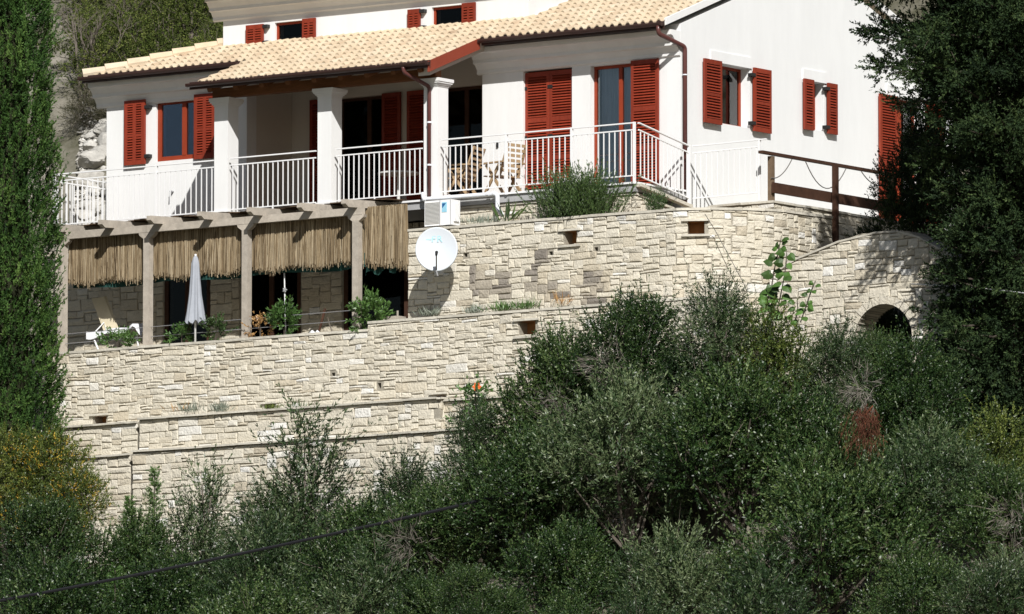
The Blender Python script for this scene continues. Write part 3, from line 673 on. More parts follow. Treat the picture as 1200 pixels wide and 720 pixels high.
    if rest.v: rest.build('stones', M_STONE, par, kind='stuff')
    if coping:
        th, oh, l0, l1 = coping; s_ = 0.0
        while s_ < P.L - 0.02:
            e = min(P.L, s_ + R.uniform(l0, l1)); e = P.L if P.L - e < 0.15 else e
            for c_ in P.c[1:-1]:
                if s_ + 0.05 < c_ < e: e = c_
            for c_ in steps:
                if s_ + 0.02 < c_ < e: e = c_
            a_, b_ = s_ + 0.003, e - 0.003; j0, j1, o2 = R.uniform(-.006, .006), R.uniform(-.006, .006), oh + R.uniform(-.01, .01)
            z0, z1 = zt(a_ + .004) + j0, zt(b_ - .004) + j1
            vs = [P(a_, o2, z0 - th), P(b_, o2, z1 - th), P(b_, -depth, z1 - th), P(a_, -depth, z0 - th), P(a_, o2, z0), P(b_, o2 + R.uniform(-.008, .008), z1), P(b_, -depth, z1), P(a_, -depth, z0)]
            q = MB(); q.add(vs, [(0, 3, 2, 1), (4, 5, 6, 7), (0, 1, 5, 4), (1, 2, 6, 5), (2, 3, 7, 6), (3, 0, 4, 7)]); q.build('coping_stone', M_COPING, root)
            s_ = e
    return P

def niche(root, P, s0, s1, z0, z1, depth=0.26, lintel=True, sill=True, ext=0.10):
    q = MB(); q.add([P(s0 - .01, -depth, z0 - .01), P(s1 + .01, -depth, z0 - .01), P(s1 + .01, -depth, z1 + .01), P(s0 - .01, -depth, z1 + .01)], [(0, 1, 2, 3)])
    for z in (z0 + 0.001, z1 - 0.001): q.add([P(s0, -0.02, z), P(s1, -0.02, z), P(s1, -depth, z), P(s0, -depth, z)], [(0, 1, 2, 3)])
    q.build('niche', M_TERRA, root)
    for on, za, zb, nm in ((lintel, z1 + .002, z1 + .04, 'niche_lintel'), (sill, z0 - .042, z0 - .002, 'niche_sill')):
        if on:
            a_, b_ = s0 - ext, s1 + ext
            q = MB(); q.add([P(a_, .05, za), P(b_, .05, za), P(b_, -.2, za), P(a_, -.2, za), P(a_, .05, zb), P(b_, .05, zb), P(b_, -.2, zb), P(a_, -.2, zb)], [(0, 3, 2, 1), (4, 5, 6, 7), (0, 1, 5, 4), (1, 2, 6, 5), (2, 3, 7, 6), (3, 0, 4, 7)]); q.build(nm, M_COPING, root)

# terrace wall below the slab, its ramp and the wall of the path
def interp(xs_, ys_): return lambda t: float(np.interp(t, xs_, ys_))
tw = thing('terrace_wall', 'pale stone wall right under the upper terrace, its path edge carrying the white railing and brown fence', 'wall', (-1, -1.4, -1))
pts = [(-4.42, -1.55), (0.10, -1.55), (0.20, -0.02), (2.02, 0.0), (2.02, 4.6)]
c = Path(pts).c
stone_wall(tw, pts, -1.3, interp([0, c[1], c[1] + .01, c[2], c[2] + .3, 20], [-.18, -.18, -.19, -.44, -.31, -.31]), seed=11, limit=230, coping=(0.04, 0.035, .4, .8), wmin=2, wmax=6, tone_mu=.58)
# upper retaining wall with the dish
def arc(cx, cy, r, a0, a1, n): return [(cx + r * math.cos(RAD(a)), cy + r * math.sin(RAD(a))) for a in np.linspace(a0, a1, n)]
XL = at(478, 300, Y=-2.3)[0]
pts = [(XL, -2.3), (1.50, -2.3), (2.05, -2.02), (2.45, -1.62), (2.68, -1.25), (2.76, -0.8), (2.76, 0.78)]
c = Path(pts).c
X1 = lambda x: x - XL
h1 = (X1(at(661, 272, Y=-2.3)[0]), X1(at(675.5, 272, Y=-2.3)[0]), at(668, 287, Y=-2.3)[2], at(668, 271, Y=-2.3)[2])
h2 = (c[1] + 0.20, c[1] + 0.50, at(807, 277, Y=-1.95)[2], at(807, 262, Y=-1.95)[2])
weep = [(X1(at(px, py, Y=-2.3)[0]) - .04, X1(at(px, py, Y=-2.3)[0]) + .04, at(px, py, Y=-2.3)[2] - .035, at(px, py, Y=-2.3)[2] + .035) for px, py in ((545, 299), (645, 297), (698, 292))]
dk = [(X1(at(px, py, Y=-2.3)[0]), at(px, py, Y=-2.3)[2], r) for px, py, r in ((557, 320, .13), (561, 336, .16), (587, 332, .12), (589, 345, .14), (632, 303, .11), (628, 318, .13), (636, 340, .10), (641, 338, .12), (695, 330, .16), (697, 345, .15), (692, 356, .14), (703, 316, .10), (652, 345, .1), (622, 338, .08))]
upper_wall = thing('retaining_wall', 'upper pale stone retaining wall that bends round to the right behind the white satellite dish', 'wall', (-1, -2.1, -2.6))
PW1 = stone_wall(upper_wall, pts, -2.75, interp([0, c[1], c[3], c[5], c[6]], [-.615, -.63, -.63, -.60, -.58]), holes=[h1, h2, *weep], seed=5, coping=(0.045, 0.02, .5, 1.2), dark=dk, V=0.056, U=.072, wmin=3, wmax=6, white=.08, hw=((1, .2), (2, .55), (3, .25)))
niche(upper_wall, PW1, *h1); niche(upper_wall, PW1, *h2)
mb = MB(); mb.box(XL + 0.004, XL + 0.40, -2.0, -0.25, -2.75, -0.66); mb.build('wall_return', M_MORTAR, upper_wall)
mb = MB(); mb.box(1.4, 2.70, -2.0, 0.76, -4.6, -2.76); mb.build('wall_footing', M_MORTAR, upper_wall)
# middle retaining wall
X2 = -13.0
s2 = lambda x: x - X2
xs_ = at(431, 380, Y=-2.9)[0]
zt2 = lambda t: -2.445 if t < s2(xs_) else -2.315
def hole2(l, t, r, b): a_, b_ = at(l, t, Y=-2.9), at(r, b, Y=-2.9); return (s2(a_[0]), s2(b_[0]), b_[2], a_[2])
n1 = hole2(608, 377, 627, 393); n2 = hole2(110, 488, 124, 500); n3 = hole2(508, 463, 521, 478); n4 = hole2(311, 474, 321, 486)
wp = [hole2(388, 437, 392, 441), hole2(442, 449, 446, 455)]
mid_wall = thing('retaining_wall', 'middle long pale stone retaining wall with the pergola posts standing behind its top', 'wall', (-5, -2.7, -4))
PW2 = stone_wall(mid_wall, [(X2, -2.9), (2.6, -2.9)], -4.0, zt2, holes=[n1, n2, n3, n4, *wp], seed=21, coping=(0.045, 0.02, .5, 1.1), V=0.053, U=.070, wmin=3, wmax=7, hw=((1, .3), (2, .55), (3, .15)), white=.07, steps=(s2(xs_),),
                 blocked=lambda x, y: x > 700 or x < 60)
niche(mid_wall, PW2, *n1)
for n_ in (n2, n3, n4): niche(mid_wall, PW2, *n_, sill=False, ext=.07)
# ledge walls below it
led = [('ledge_wall', 'stone ledge wall in the middle of the third tier, its dark-edged cap carrying two silver tufts', at(163, 490, Y=-3.3)[0], at(516, 470, Y=-3.3)[0], -3.3, -3.825, -4.6, 31),
       ('ledge_wall', 'short stone ledge wall of the third tier beside the tall column cypress', -13.0, at(161, 490, Y=-3.18)[0], -3.18, -3.86, -4.6, 32),
       ('ledge_wall', 'stone ledge wall of the third tier under the orange hibiscus flower', at(518, 470, Y=-3.17)[0], 1.5, -3.17, -3.865, -4.6, 33),
       ('ledge_wall', 'lowest stone wall of the terraces, tall and partly white, rising behind the sparse young olives', at(155, 525, Y=-3.44)[0], 1.2, -3.44, -4.43, -6.6, 34),
       ('ledge_wall', 'lowest stone wall piece by the yellow-flowering bush and the column cypress', -13.0, at(153, 530, Y=-3.30)[0], -3.30, -4.46, -6.6, 35)]
for nm, lb, x0, x1, y, zt_, zb, sd in led:
    t_ = thing(nm, lb, 'wall', ((x0 + x1) / 2, y + .2, zb))
    stone_wall(t_, [(x0, y), (x1, y), (x1, y + .26)] if sd == 31 else [(x0, y), (x1, y)], zb, zt_, seed=sd, coping=(0.035, 0.06, .5, 1.0), V=0.056, U=.075, wmin=3, wmax=7, hw=((1, .15), (2, .6), (3, .25)), white=.14 if sd in (31, 34) else .05, tone_mu=.58, depth=0.30,
               blocked=lambda x, y: y > 615 or x > 640)
# arched wall
AX0 = 2.80; sA = lambda x: x - AX0
arch_wall = thing('arched_wall', 'pale stone wall with a round arch opening and a sloping top beside the dark conifer', 'wall', (5, -1.1, -4.6))
AC = (sA(5.22), -3.10, 0.62, 0.15)
PWA = stone_wall(arch_wall, [(AX0, -1.28), (7.4, -1.28)], -4.6, interp([sA(x) for x in (2.8, 3.42, 4.73, 5.74, 6.62, 7.4)], [-1.82, -1.54, -1.19, -1.21, -1.68, -2.05]), arch=AC, seed=41, coping=(0.035, 0.02, .4, .8), depth=0.55, white=.10, wmin=3, wmax=6, V=0.06, U=.075,
                 blocked=lambda x, y: y > 430)
for k in range(13):
    a0, a1 = math.pi * k / 13 + .012, math.pi * (k + 1) / 13 - .012; r0, r1 = AC[2] - .005, AC[2] + AC[3] - 0.012; q = MB(); vs = []
    for o in (0.012, -0.50):
        for (r, a) in ((r0, a0), (r1, a0), (r1, a1), (r0, a1)): vs.append(PWA(AC[0] + r * math.cos(a), o, AC[1] + r * math.sin(a)))
    q.add(vs, [(0, 1, 2, 3), (7, 6, 5, 4), (0, 4, 5, 1), (1, 5, 6, 2), (2, 6, 7, 3), (3, 7, 4, 0)], rt.uniform(.45, .8)); q.build('voussoir', M_STONE, arch_wall)
# the ground fill of the terraces
mb = MB(); mb.box(XL + .42, 1.5, -1.93, -1.12, -1.4, -0.70); mb.prism([(1.5, -1.93, -1.4), (1.85, -1.75, -1.4), (2.2, -1.3, -1.4), (2.35, -.8, -1.4), (2.35, .7, -1.4), (.2, -.1, -1.4), (.2, -1.2, -1.4), (1.5, -1.2, -1.4)], (0, 0, .71)); mb.build('planter_soil', M_SOIL, kind='structure')
mb = MB(); mb.box(XL, 2.4, -2.53, -2.26, -3.2, -2.40); mb.build('planter_soil', M_SOIL, kind='structure')
mb = MB(); mb.box(-14.8, XL, -2.53, -0.2, -3.2, -2.95); mb.build('lower_terrace', M_PAVE, kind='structure')
mb = MB(); mb.box(0.02, 2.0, 0.4, 9.0, -0.6, -0.33); mb.build('side_path', M_PAVE, kind='structure')
# ------------------------------------------------------------------ ground floor under the terrace
gf = [at(p, 350, Y=-0.2)[0] for p in (192, 246, 283, 352, 402)]
GX0 = -14.6
ho = [(gf[0] - GX0, gf[1] - GX0, -2.95, -0.75), (gf[2] - GX0, gf[3] - GX0, -2.95, -0.75), (gf[4] - GX0, GX0 * -1 + XL - 0.15, -2.95, -0.75)]
PG = stone_wall(house, [(GX0, -0.2), (XL, -0.2)], -2.95, -0.20, holes=ho, seed=51, core_name='ground_floor_wall', stones_in_core=True, limit=120, depth=0.3, tone_mu=.42, white=.03)
for h_ in ho:
    window(house, 'x', -0.2, (GX0 + h_[0], GX0 + h_[1], -2.94, -0.76), 0.02, [(0.5, 0.1)], fw=0.09, glass=M_GLASSD, frame=M_DARKWOOD, name='lower_door')
mb = MB(); mb.box(-12.9, XL, 1.2, 1.3, -2.95, -0.2); mb.build('dark_room_back', M_DARKROOM, house)
# ------------------------------------------------------------------ brown fence on the path, rope under its rail
fence = thing('wooden_fence', 'dark brown wooden fence of one rail and one broad plank along the side path', 'fence', (1.9, 2, -0.3))
for (y, zb, m_) in ((0.08, -0.30, M_LITPOST), (1.86, -1.05, M_DARKWOOD), (3.95, -0.35, M_DARKWOOD)):
    q = MB(); yy = y; q.box(1.87 if zb > -1 else 2.06, 1.96 if zb > -1 else 2.145, yy - .048, yy + .048, zb, 0.50); q.build('post', m_, fence)
q = MB(); q.bar((1.93, -0.28, 0.545), (1.93, 4.5, 0.545), 0.10, 0.05); q.build('top_rail', M_DARKWOOD, fence)
q = MB(); q.bar((1.995, 0.0, -0.075), (1.995, 4.5, -0.075), 0.035, 0.19); q.build('plank', M_DARKWOOD, fence)
rope = MB()
for (ya, yb, za, zb, sag) in ((-0.0, 0.66, .10, .50, .18), (1.10, 2.40, .50, .50, .42), (2.9, 3.9, .5, .45, .3)):
    pts = []
    for k in range(13):
        t = k / 12; pts.append((1.97, ya + (yb - ya) * t, za + (zb - za) * t - sag * 4 * t * (1 - t) * (1 if za == zb else .6)))
    rope.tube(pts, 0.010, 5)
tag(rope.build('rope_garland', M_ROPE), 'thin grey rope hanging in loops under the rail of the brown fence', 'rope')

# ------------------------------------------------------------------ pergola
YP = -2.60; zbt = at(290, 254, Y=YP - .05)[2]; zbb = zbt - 0.135
perg = thing('pergola', 'weathered grey wooden pergola over the lower terrace with projecting rafters', 'pergola', (-8.7, YP, -2.9))
postx = [at(p, 350, Y=YP)[0] for p in (73.5, 173.5, 289, 418.5)]
for x in postx:
    q = MB(); q.box(x - .066, x + .066, YP - .066, YP + .066, -2.94, zbb - .10); po = q.build('post', M_GREYWOOD, perg)
    q = MB(); q.prism([(x - .19, YP - .05, zbb - .002), (x + .19, YP - .05, zbb - .002), (x + .17, YP - .05, zbb - .05), (x + .08, YP - .05, zbb - .11), (x - .08, YP - .05, zbb - .11), (x - .17, YP - .05, zbb - .05)], (0, .10, 0)); q.build('corbel', M_GREYWOOD, po)
for a_, b_ in zip([postx[0] - .15] + postx[1:3], postx[1:3] + [postx[3] + .14]):
    q = MB(); q.box(a_ + .004, b_ - .004, YP - .055, YP + .055, zbb, zbt); q.build('beam', M_GREYWOOD, perg)
def rz(y): return zbt + 0.002 + 0.052 * (y - YP)
for p in (57, 113, 170, 229, 287, 346, 398):
    y0 = -3.02; x = at(p + 2, 262, Y=y0)[0] + 0.045
    q = MB(); q.prism([(x - .05, y0, rz(y0) + .055), (x - .05, y0 + .09, rz(y0)), (x - .05, -0.28, rz(-0.28)), (x - .05, -0.28, rz(-.28) + .135), (x - .05, y0, rz(y0) + .135)], (.10, 0, 0)); q.build('rafter', M_GREYWOOD, perg)
M_MAT = mat('dark_bamboo_mat', (0.10, 0.065, 0.04), 0.9, 0.1, var=0.5, vscale=6, stretch=(30, 1, 1))
mm = MB(); n = 60
for k in range(n):
    xa_, xb_ = -12.75 + (7.75) * k / n, -12.75 + 7.75 * (k + 1) / n; z0 = rz(-2.15) + .142 + .012 * math.sin(k * .9)
    mm.add([(xa_, -2.15 + .02 * math.sin(k * 1.7), z0), (xb_, -2.15 + .02 * math.sin(k * 1.7), z0), (xb_, -0.3, rz(-.3) + .145), (xa_, -0.3, rz(-.3) + .145), (xa_, -2.15, z0 + .02), (xb_, -2.15, z0 + .02), (xb_, -0.3, rz(-.3) + .165), (xa_, -0.3, rz(-.3) + .165)],
           [(0, 3, 2, 1), (4, 5, 6, 7), (0, 1, 5, 4), (1, 2, 6, 5), (2, 3, 7, 6), (3, 0, 4, 7)])
tag(mm.build('roof_mat', M_MAT), 'dark woven mat lying on top of the pergola rafters', 'mat')
# reed screens
def reeds(name, label, x0, x1, ztop, zb0, zb1, y, ragged=0.05, n=600, seed=1):
    R = random.Random(seed); mb = MB()
    for k in range(n):
        f = R.random(); x = x0 + (x1 - x0) * f; lean = R.gauss(0, .03); zb = zb0 + (zb1 - zb0) * f + R.uniform(-ragged, ragged) - (R.random() ** 6) * .09 + .03 * math.sin(f * 40 + seed); yo = R.uniform(-.035, .035); r = R.uniform(.003, .0065)
        a_, b_ = Vector((x, y + yo, ztop + R.uniform(-.02, .02))), Vector((x + lean, y + yo + R.gauss(0, .012), zb)); tone = min(1, max(0, R.gauss(.52, .3)))
        mb.add([a_ + Vector((-r, 0, 0)), a_ + Vector((r, 0, 0)), a_ + Vector((0, 1.6 * r, 0)), b_ + Vector((-r, 0, 0)), b_ + Vector((r, 0, 0)), b_ + Vector((0, 1.6 * r, 0))], [(0, 1, 4, 3), (1, 2, 5, 4), (2, 0, 3, 5), (3, 4, 5)], tone)
    return tag(mb.build(name, M_REED, kind=None), label, 'reed screen')
YS = -2.44
zr0, zr1 = at(85, 331, Y=YS)[2], at(420, 306, Y=YS)[2]; xr0, xr1 = at(82, 300, Y=YS)[0], at(425, 300, Y=YS)[0]
reeds('reed_screen', 'long straw-coloured reed screen hanging behind the beam of the pergola', xr0, xr1, zbb + .04, zr0, zr1, YS, n=4800, seed=2)
x2, x3 = at(424, 270, Y=YS)[0], XL - 0.012
reeds('reed_screen', 'short ragged straw reed screen between the last pergola post and the stone wall', x2, x3, at(450, 241, Y=YS)[2], at(440, 303, Y=YS)[2], at(470, 308, Y=YS)[2], YS + .12, ragged=.09, n=900, seed=4)
# green shade cloth below the reeds
def cloth(name, label, x0, x1, z0, z1, drop, y, n=60, seed=0):
    mb = MB(); vs = []
    for k in range(n + 1):
        f = k / n; x = x0 + (x1 - x0) * f; zt_ = z0 + (z1 - z0) * f; yy = y + .03 * math.sin(f * 37 + seed) + .015 * math.sin(f * 91)
        vs += [(x, yy, zt_ + .15), (x, yy + .02 * math.sin(f * 50), zt_ - drop * (.75 + .35 * math.sin(f * 9 + seed) ** 2))]
    mb.add(vs, [(2 * k, 2 * k + 2, 2 * k + 3, 2 * k + 1) for k in range(n)]); return tag(mb.build(name, M_SHADE, smooth=True), label, 'shade cloth')
cloth('shade_cloth', 'long strip of dark green shade cloth showing under the pergola reeds', xr0, xr1, zr0, zr1, .13, YS + .10)
cloth('shade_cloth', 'short dark green shade cloth bunched under the ragged right reed screen', x2 - .1, x3 - .01, zr1 + .02, zr1 + .05, .26, YS + .22, n=40, seed=2)
# wires between the posts
wr = thing('wire_railing', 'two thin metal wires strung between the pergola posts above the parapet', 'wire railing', (-8, YP, -2.3))
for z in (-2.08, -2.26):
    q = MB(); q.tube([(postx[0], YP, z), (postx[1], YP, z + .01), (postx[2], YP, z + .02), (postx[3], YP, z + .03)], 0.006, 4); q.build('wire', M_GREY, wr)

# ------------------------------------------------------------------ satellite dish
DC = Vector(at(511.5, 292, Y=-2.98)); nd = Vector((0.50, -0.82, 0.14)).normalized(); du = Vector((0, 0, 1)); dr = du.cross(nd).normalized() * 1; du = nd.cross(dr).normalized()
dish = thing('satellite_dish', 'round white satellite dish standing in front of the left end of the upper stone wall', 'satellite dish', (DC.x + .1, -2.30, DC.z - .75))
mb = MB(); n = 48; rings = [0.0, .1, .2, .3, .37, .392, .395]; vs = [DC + nd * -0.055]
for r in rings[1:]:
    for k in range(n):
        a = 2 * math.pi * k / n; d = -0.055 * (1 - (r / .39) ** 2) if r < .393 else -0.02
        vs.append(DC + (dr * math.cos(a) * .97 + du * math.sin(a) * 1.04) * r + nd * d)
fs = [(0, 1 + k, 1 + (k + 1) % n) for k in range(n)]
for j in range(len(rings) - 2): fs += [(1 + j * n + k, 1 + (j + 1) * n + k, 1 + (j + 1) * n + (k + 1) % n, 1 + j * n + (k + 1) % n) for k in range(n)]
mb.add(vs, fs); back = [v - nd * .016 for v in vs]; mb.add(back, [tuple(reversed(f)) for f in fs])
mb.build('reflector', M_DISH, dish, smooth=True)
bot = DC - du * .40; tip = DC + nd * 0.36 - du * .16 + dr * .03
mb = MB(); mb.bar(bot - nd * .05, tip - du * .05, .028, .028); mb.build('feed_arm', M_GREY, dish)
mb = MB(); mb.tube([tip - nd * -.02 - du * .05, tip - nd * .05 + du * .02], [.022, .03], 10); mb.build('feed_horn', M_IRON, dish)
mb = MB(); wp_ = Vector((DC.x + .30, -2.31, DC.z - .35)); mb.tube([DC - nd * .08, DC - nd * .22, Vector((DC.x - .12, -2.45, DC.z - .1)), Vector((DC.x - .12, -2.28, DC.z - .1))], .025, 8); mb.tube([bot + nd * .02, bot - du * .10 + dr * .03], .014, 6); mb.build('bracket', M_GREY, dish)
fc = bpy.data.curves.new('lettering', 'FONT'); fc.body = 'FR'; fc.size = 0.17; fc.extrude = 0.002; fc.align_x = 'CENTER'; fc.align_y = 'CENTER'; fc.space_character = 1.25
tmp = bpy.data.objects.new('lettering_curve', fc); COL.objects.link(tmp); bpy.context.view_layer.update()
fm = bpy.data.meshes.new_from_object(tmp.evaluated_get(bpy.context.evaluated_depsgraph_get())); bpy.data.objects.remove(tmp); fm.materials.clear(); fm.materials.append(M_CYAN); fm.name = 'lettering'
fo = bpy.data.objects.new('lettering', fm); COL.objects.link(fo); fo.parent = dish; fo['kind'] = 'stuff'
rm = Matrix((dr, du, nd)).transposed().to_4x4(); pos = DC + du * .19 + dr * .0 - nd * 0.034 - wloc(dish); rm.translation = pos; fo.matrix_local = rm
mb = MB(); mb.bar(DC + du * .185 - dr * .20 - nd * .030, DC + du * .185 - dr * .10 - nd * .036, .016, .004, up=nd); mb.build('print_bar', M_CYAN, dish)

# ------------------------------------------------------------------ air conditioner and pipes
ac0 = at(497.5, 264, Y=-2.16); ax, az = ac0[0], -0.605
ac = thing('air_conditioner', 'white outdoor air conditioner unit sitting on the left end of the upper stone wall', 'air conditioner', (ax + .3, -2.0, az))
AW, AH, AD = 0.60, 0.46, 0.27
mb = MB(); mb.box(ax, ax + AW, -2.16, -2.16 + AD, az + .035, az + .035 + AH); mb.build('casing', M_WHITE, ac)
mb = MB()
for k in range(17): mb.box(ax + .02, ax + .34, -2.172, -2.161, az + .075 + k * .0235, az + .085 + k * .0235)
mb.build('grille', M_GRILLE, ac, kind='stuff')
mb = MB(); mb.box(ax + .34, ax + .352, -2.164, -2.1605, az + .04, az + .49); mb.box(ax + .575, ax + .585, -2.164, -2.1605, az + .04, az + .49); mb.build('panel_joint', M_GREY, ac)
mb = MB(); mb.box(ax + .39, ax + .50, -2.166, -2.161, az + .27, az + .45); st = mb.build('sticker', M_LBLUE, ac)
mb = MB(); mb.prism([(ax + .40, -2.168, az + .43), (ax + .485, -2.168, az + .43), (ax + .40, -2.168, az + .34)], (0, .0015, 0)); mb.build('sticker_print', M_BLUE, st)
mb = MB(); mb.box(ax + AW + .001, ax + AW + .03, -2.10, -1.97, az + .10, az + .42); mb.build('valve_cover', M_WHITE, ac)
for xx in (ax + .06, ax + AW - .12): mb = MB(); mb.box(xx, xx + .06, -2.17, -2.16 + AD + .02, az - .005, az + .034); mb.build('foot', M_IRON, ac)
mb = MB(); zz = at(520, 232, Y=-1.75)[2]
q0, q1 = at(496, 232, Y=-1.75)[0], at(583, 232, Y=-1.75)[0]
mb.tube(elbow([(q0, -1.75, zz + .13), (q0, -1.75, zz), (q1, -1.75, zz - .01), (q1, -1.75, zz - .27), (q1 + .18, -1.85, zz - .42)]), 0.042, 10)
pp = thing('drain_pipe', 'white plastic drain pipe running under the slab edge above the air conditioner', 'pipe', (q0, -1.75, zz)); mb.build('pipe', M_PVC, pp, smooth=True)
for x in (q0 + .02, (q0 + q1) / 2 + .6, q1 - .1): mb = MB(); mb.tube([(x, -1.75, zz), (x + .05, -1.75, zz)], .05, 10); mb.build('pipe_collar', M_PVC, pp)

# ------------------------------------------------------------------ chairs on the upper terrace
def chair(loc, rotz, label):
    t = thing('garden_chair', label, 'chair', loc, 'wooden chairs on the upper terrace', rotz)
    def P_(name, *bars):
        q = MB()
        for b_ in bars: q.bar(*b_)
        return q.build(name, M_TEAK, t, local=True)
    for s in (-.27, .27):
        P_('leg', ((s, -.27, 0), (s, .18, .62), .03, .055)); P_('leg', ((s * .9, .30, 0), (s * .9, -.20, .62), .03, .055))
        P_('armrest', ((s, -.32, .645), (s, .30, .645), .07, .028)); P_('back_stile', ((s * .86, .14, .40), (s * .86, .36, .98), .045, .03))
    for k in range(6): P_('seat_slat', ((-.25, -.24 + k * .085, .42 - k * .006), (.25, -.24 + k * .085, .42 - k * .006), .06, .018))
    for k in range(6): P_('back_slat', ((-.24, .18 + k * .034, .50 + k * .09), (.24, .18 + k * .034, .50 + k * .09), .016, .055))
    return t
ca = at(541, 200, Y=-0.95); cb = at(590, 200, Y=-0.85)
chair((ca[0], -0.95, 0.0), RAD(-78), 'wooden garden chair on the upper terrace in front of the dark porch doorway')
chair((cb[0], -0.85, 0.0), RAD(-100), 'wooden garden chair on the upper terrace beside the closed red shutter door')
tb = thing('round_table', 'small pale round table standing in the shaded porch', 'table', (at(467, 210, Y=-.3)[0], -.3, 0))
x, y = at(467, 210, Y=-.3)[0], -.3
mb = MB(); mb.tube([(x, y, .70), (x, y, .73)], .38, 20); mb.build('table_top', M_GRILLE, tb)
mb = MB(); mb.tube([(x, y, .02), (x, y, .70)], .03, 8); mb.build('stem', M_GRILLE, tb)
mb = MB(); mb.tube([(x, y, 0), (x, y, .02)], .22, 14); mb.build('base', M_GRILLE, tb)

# ------------------------------------------------------------------ lower terrace: umbrella, lounger, planter box, boards
ux = at(229, 350, Y=-2.66); uz0 = -2.95; um = thing('closed_umbrella', 'closed greyish white garden umbrella standing in the second pergola bay', 'umbrella', (ux[0], -2.66, uz0))
mb = MB(); mb.tube([(ux[0], -2.66, uz0 + .5), (ux[0], -2.66, -0.80)], .02, 8); mb.build('pole', M_WHITE, um, smooth=True)
mb = MB(); nS = 40; prof = [(-.82, .015), (-.87, .045), (-.97, .07), (-1.25, .085), (-1.55, .105), (-1.85, .14), (-2.06, .165)]; vs = []
for i, (z, r) in enumerate(prof):
    for k in range(nS):
        a = 2 * math.pi * k / nS; rr = r * (1 + .22 * (i / 6) * math.cos(8 * a) + .05 * math.sin(3 * a + i)); vs.append((ux[0] + rr * math.cos(a), -2.66 + rr * math.sin(a), z + (.035 * math.cos(8 * a + 1) if i == 6 else 0)))
mb.add(vs, [(i * nS + k, i * nS + (k + 1) % nS, (i + 1) * nS + (k + 1) % nS, (i + 1) * nS + k) for i in range(6) for k in range(nS)]); mb.build('canopy', M_UMB, um, smooth=True)
def A(px, py, y): return Vector(at(px, py, Y=y))
lg = thing('sun_lounger', 'beige sun lounger with raised back and white cloth at the left end of the pergola', 'sun lounger', A(130, 400, -2.0))
mb = MB(); a_, b_ = A(107, 350, -1.9), A(123, 392, -1.9); off = Vector((.42, .0, .0)); d = (b_ - a_)
mb.prism([a_, a_ + Vector((.26, .05, .02)), b_ + Vector((.26, .05, 0.02)), b_], (0, .07, .02)); mb.build('backrest', M_BOARD, lg)
mb = MB(); mb.tube([A(106, 395, -2.1), A(122, 378, -1.9), A(126, 392, -1.9)], .012, 6); mb.tube([A(155, 386, -2.1), A(172, 377, -1.8)], .012, 6); mb.tube([A(110, 397, -2.15), A(117, 415, -2.15)], .018, 6); mb.tube([A(160, 392, -2.05), A(163, 412, -2.05)], .018, 6); mb.build('frame', M_WHITE, lg)
mb = MB(); vs = []; n = 24
for k in range(n + 1):
    f = k / n; px = 101 + 65 * f; py = 389 - 6 * f + (1.5 * math.sin(f * 9)) - (6 * math.exp(-((f - .84) / .07) ** 2)) + (6 * max(0, f - .88) * 8); hgt = 7 - 2.5 * f + 2 * math.sin(f * 12 + 1)
    p, r = A(px, py, -2.15), A(px, py + hgt, -2.19); vs += [p + Vector((0, .35, .03)), p, r]
mb.add(vs, [(3 * k + j, 3 * k + 3 + j, 3 * k + 4 + j, 3 * k + 1 + j) for k in range(n) for j in (0, 1)]); mb.build('white_cloth', M_CLOTH, lg, smooth=True)
px0 = at(452, 365, Y=-2.2)[0]
cr = thing('planter_box', 'grey wooden planter box in the corner beside the upper stone wall', 'planter', (px0 + .2, -2.2, -2.5))
mb = MB(); mb.box(px0 - .12, px0 + .35, -2.30, -2.28, -2.45, -2.17); mb.box(px0 - .12, px0 + .35, -2.06, -2.04, -2.45, -2.17); mb.build('side_board', M_GREYWOOD, cr)
mb = MB(); mb.box(px0 - .12, px0 - .10, -2.28, -2.06, -2.45, -2.17); mb.box(px0 + .33, px0 + .35, -2.28, -2.06, -2.45, -2.17); mb.build('end_board', M_GREYWOOD, cr)
for x in (px0 - .13, px0 + .33): mb = MB(); mb.box(x, x + .035, -2.312, -2.302, -2.45, -2.08); mb.build('corner_post', M_GREYWOOD, cr)
pl = thing('shell_pole', 'thin white pole with a pale shell ornament rising from the second green bush', 'pole', A(334, 395, -2.3))
mb = MB(); mb.tube([A(335, 398, -2.3), A(333, 310, -2.3)], .012, 6); mb.build('pole', M_WHITE, pl)
mb = MB()
for k in range(5): a = k * 1.26; mb.tube([A(334, 340, -2.32), A(334, 340, -2.32) + Vector((.045 * math.cos(a), -.01, .045 * math.sin(a)))], [.022, .012], 6)
mb.build('shell', M_CURTAIN, pl)
mb = MB(); mb.bar(A(372, 396, -2.25), A(381, 362, -2.0), .04, .02); tag(mb.build('dark_board', M_DARKWOOD), 'dark narrow board leaning behind the parapet of the lower terrace', 'board')
mb = MB(); mb.tube([A(389, 389, -2.6), A(386, 380, -2.6), A(384, 372, -2.62)], [.014, .010, .006], 5); tag(mb.build('driftwood_stick', M_TWIG), 'pale driftwood stick standing on the parapet near the last pergola post', 'stick')
for p, lb, r in (((366, 391), 'white stone lying on the parapet of the lower terrace', .07), ((372, 390), 'small white block lying on the parapet beside the dark board', .05)):
    c_ = A(p[0], p[1], -2.72); mb = MB(); mb.tube([c_ + Vector((-r, 0, -.02)), c_ + Vector((0, 0, .01)), c_ + Vector((r, 0, -.02))], [r * .4, r * .75, r * .4], 8); tag(mb.build('white_stone', M_CLOTH), lb, 'stone')

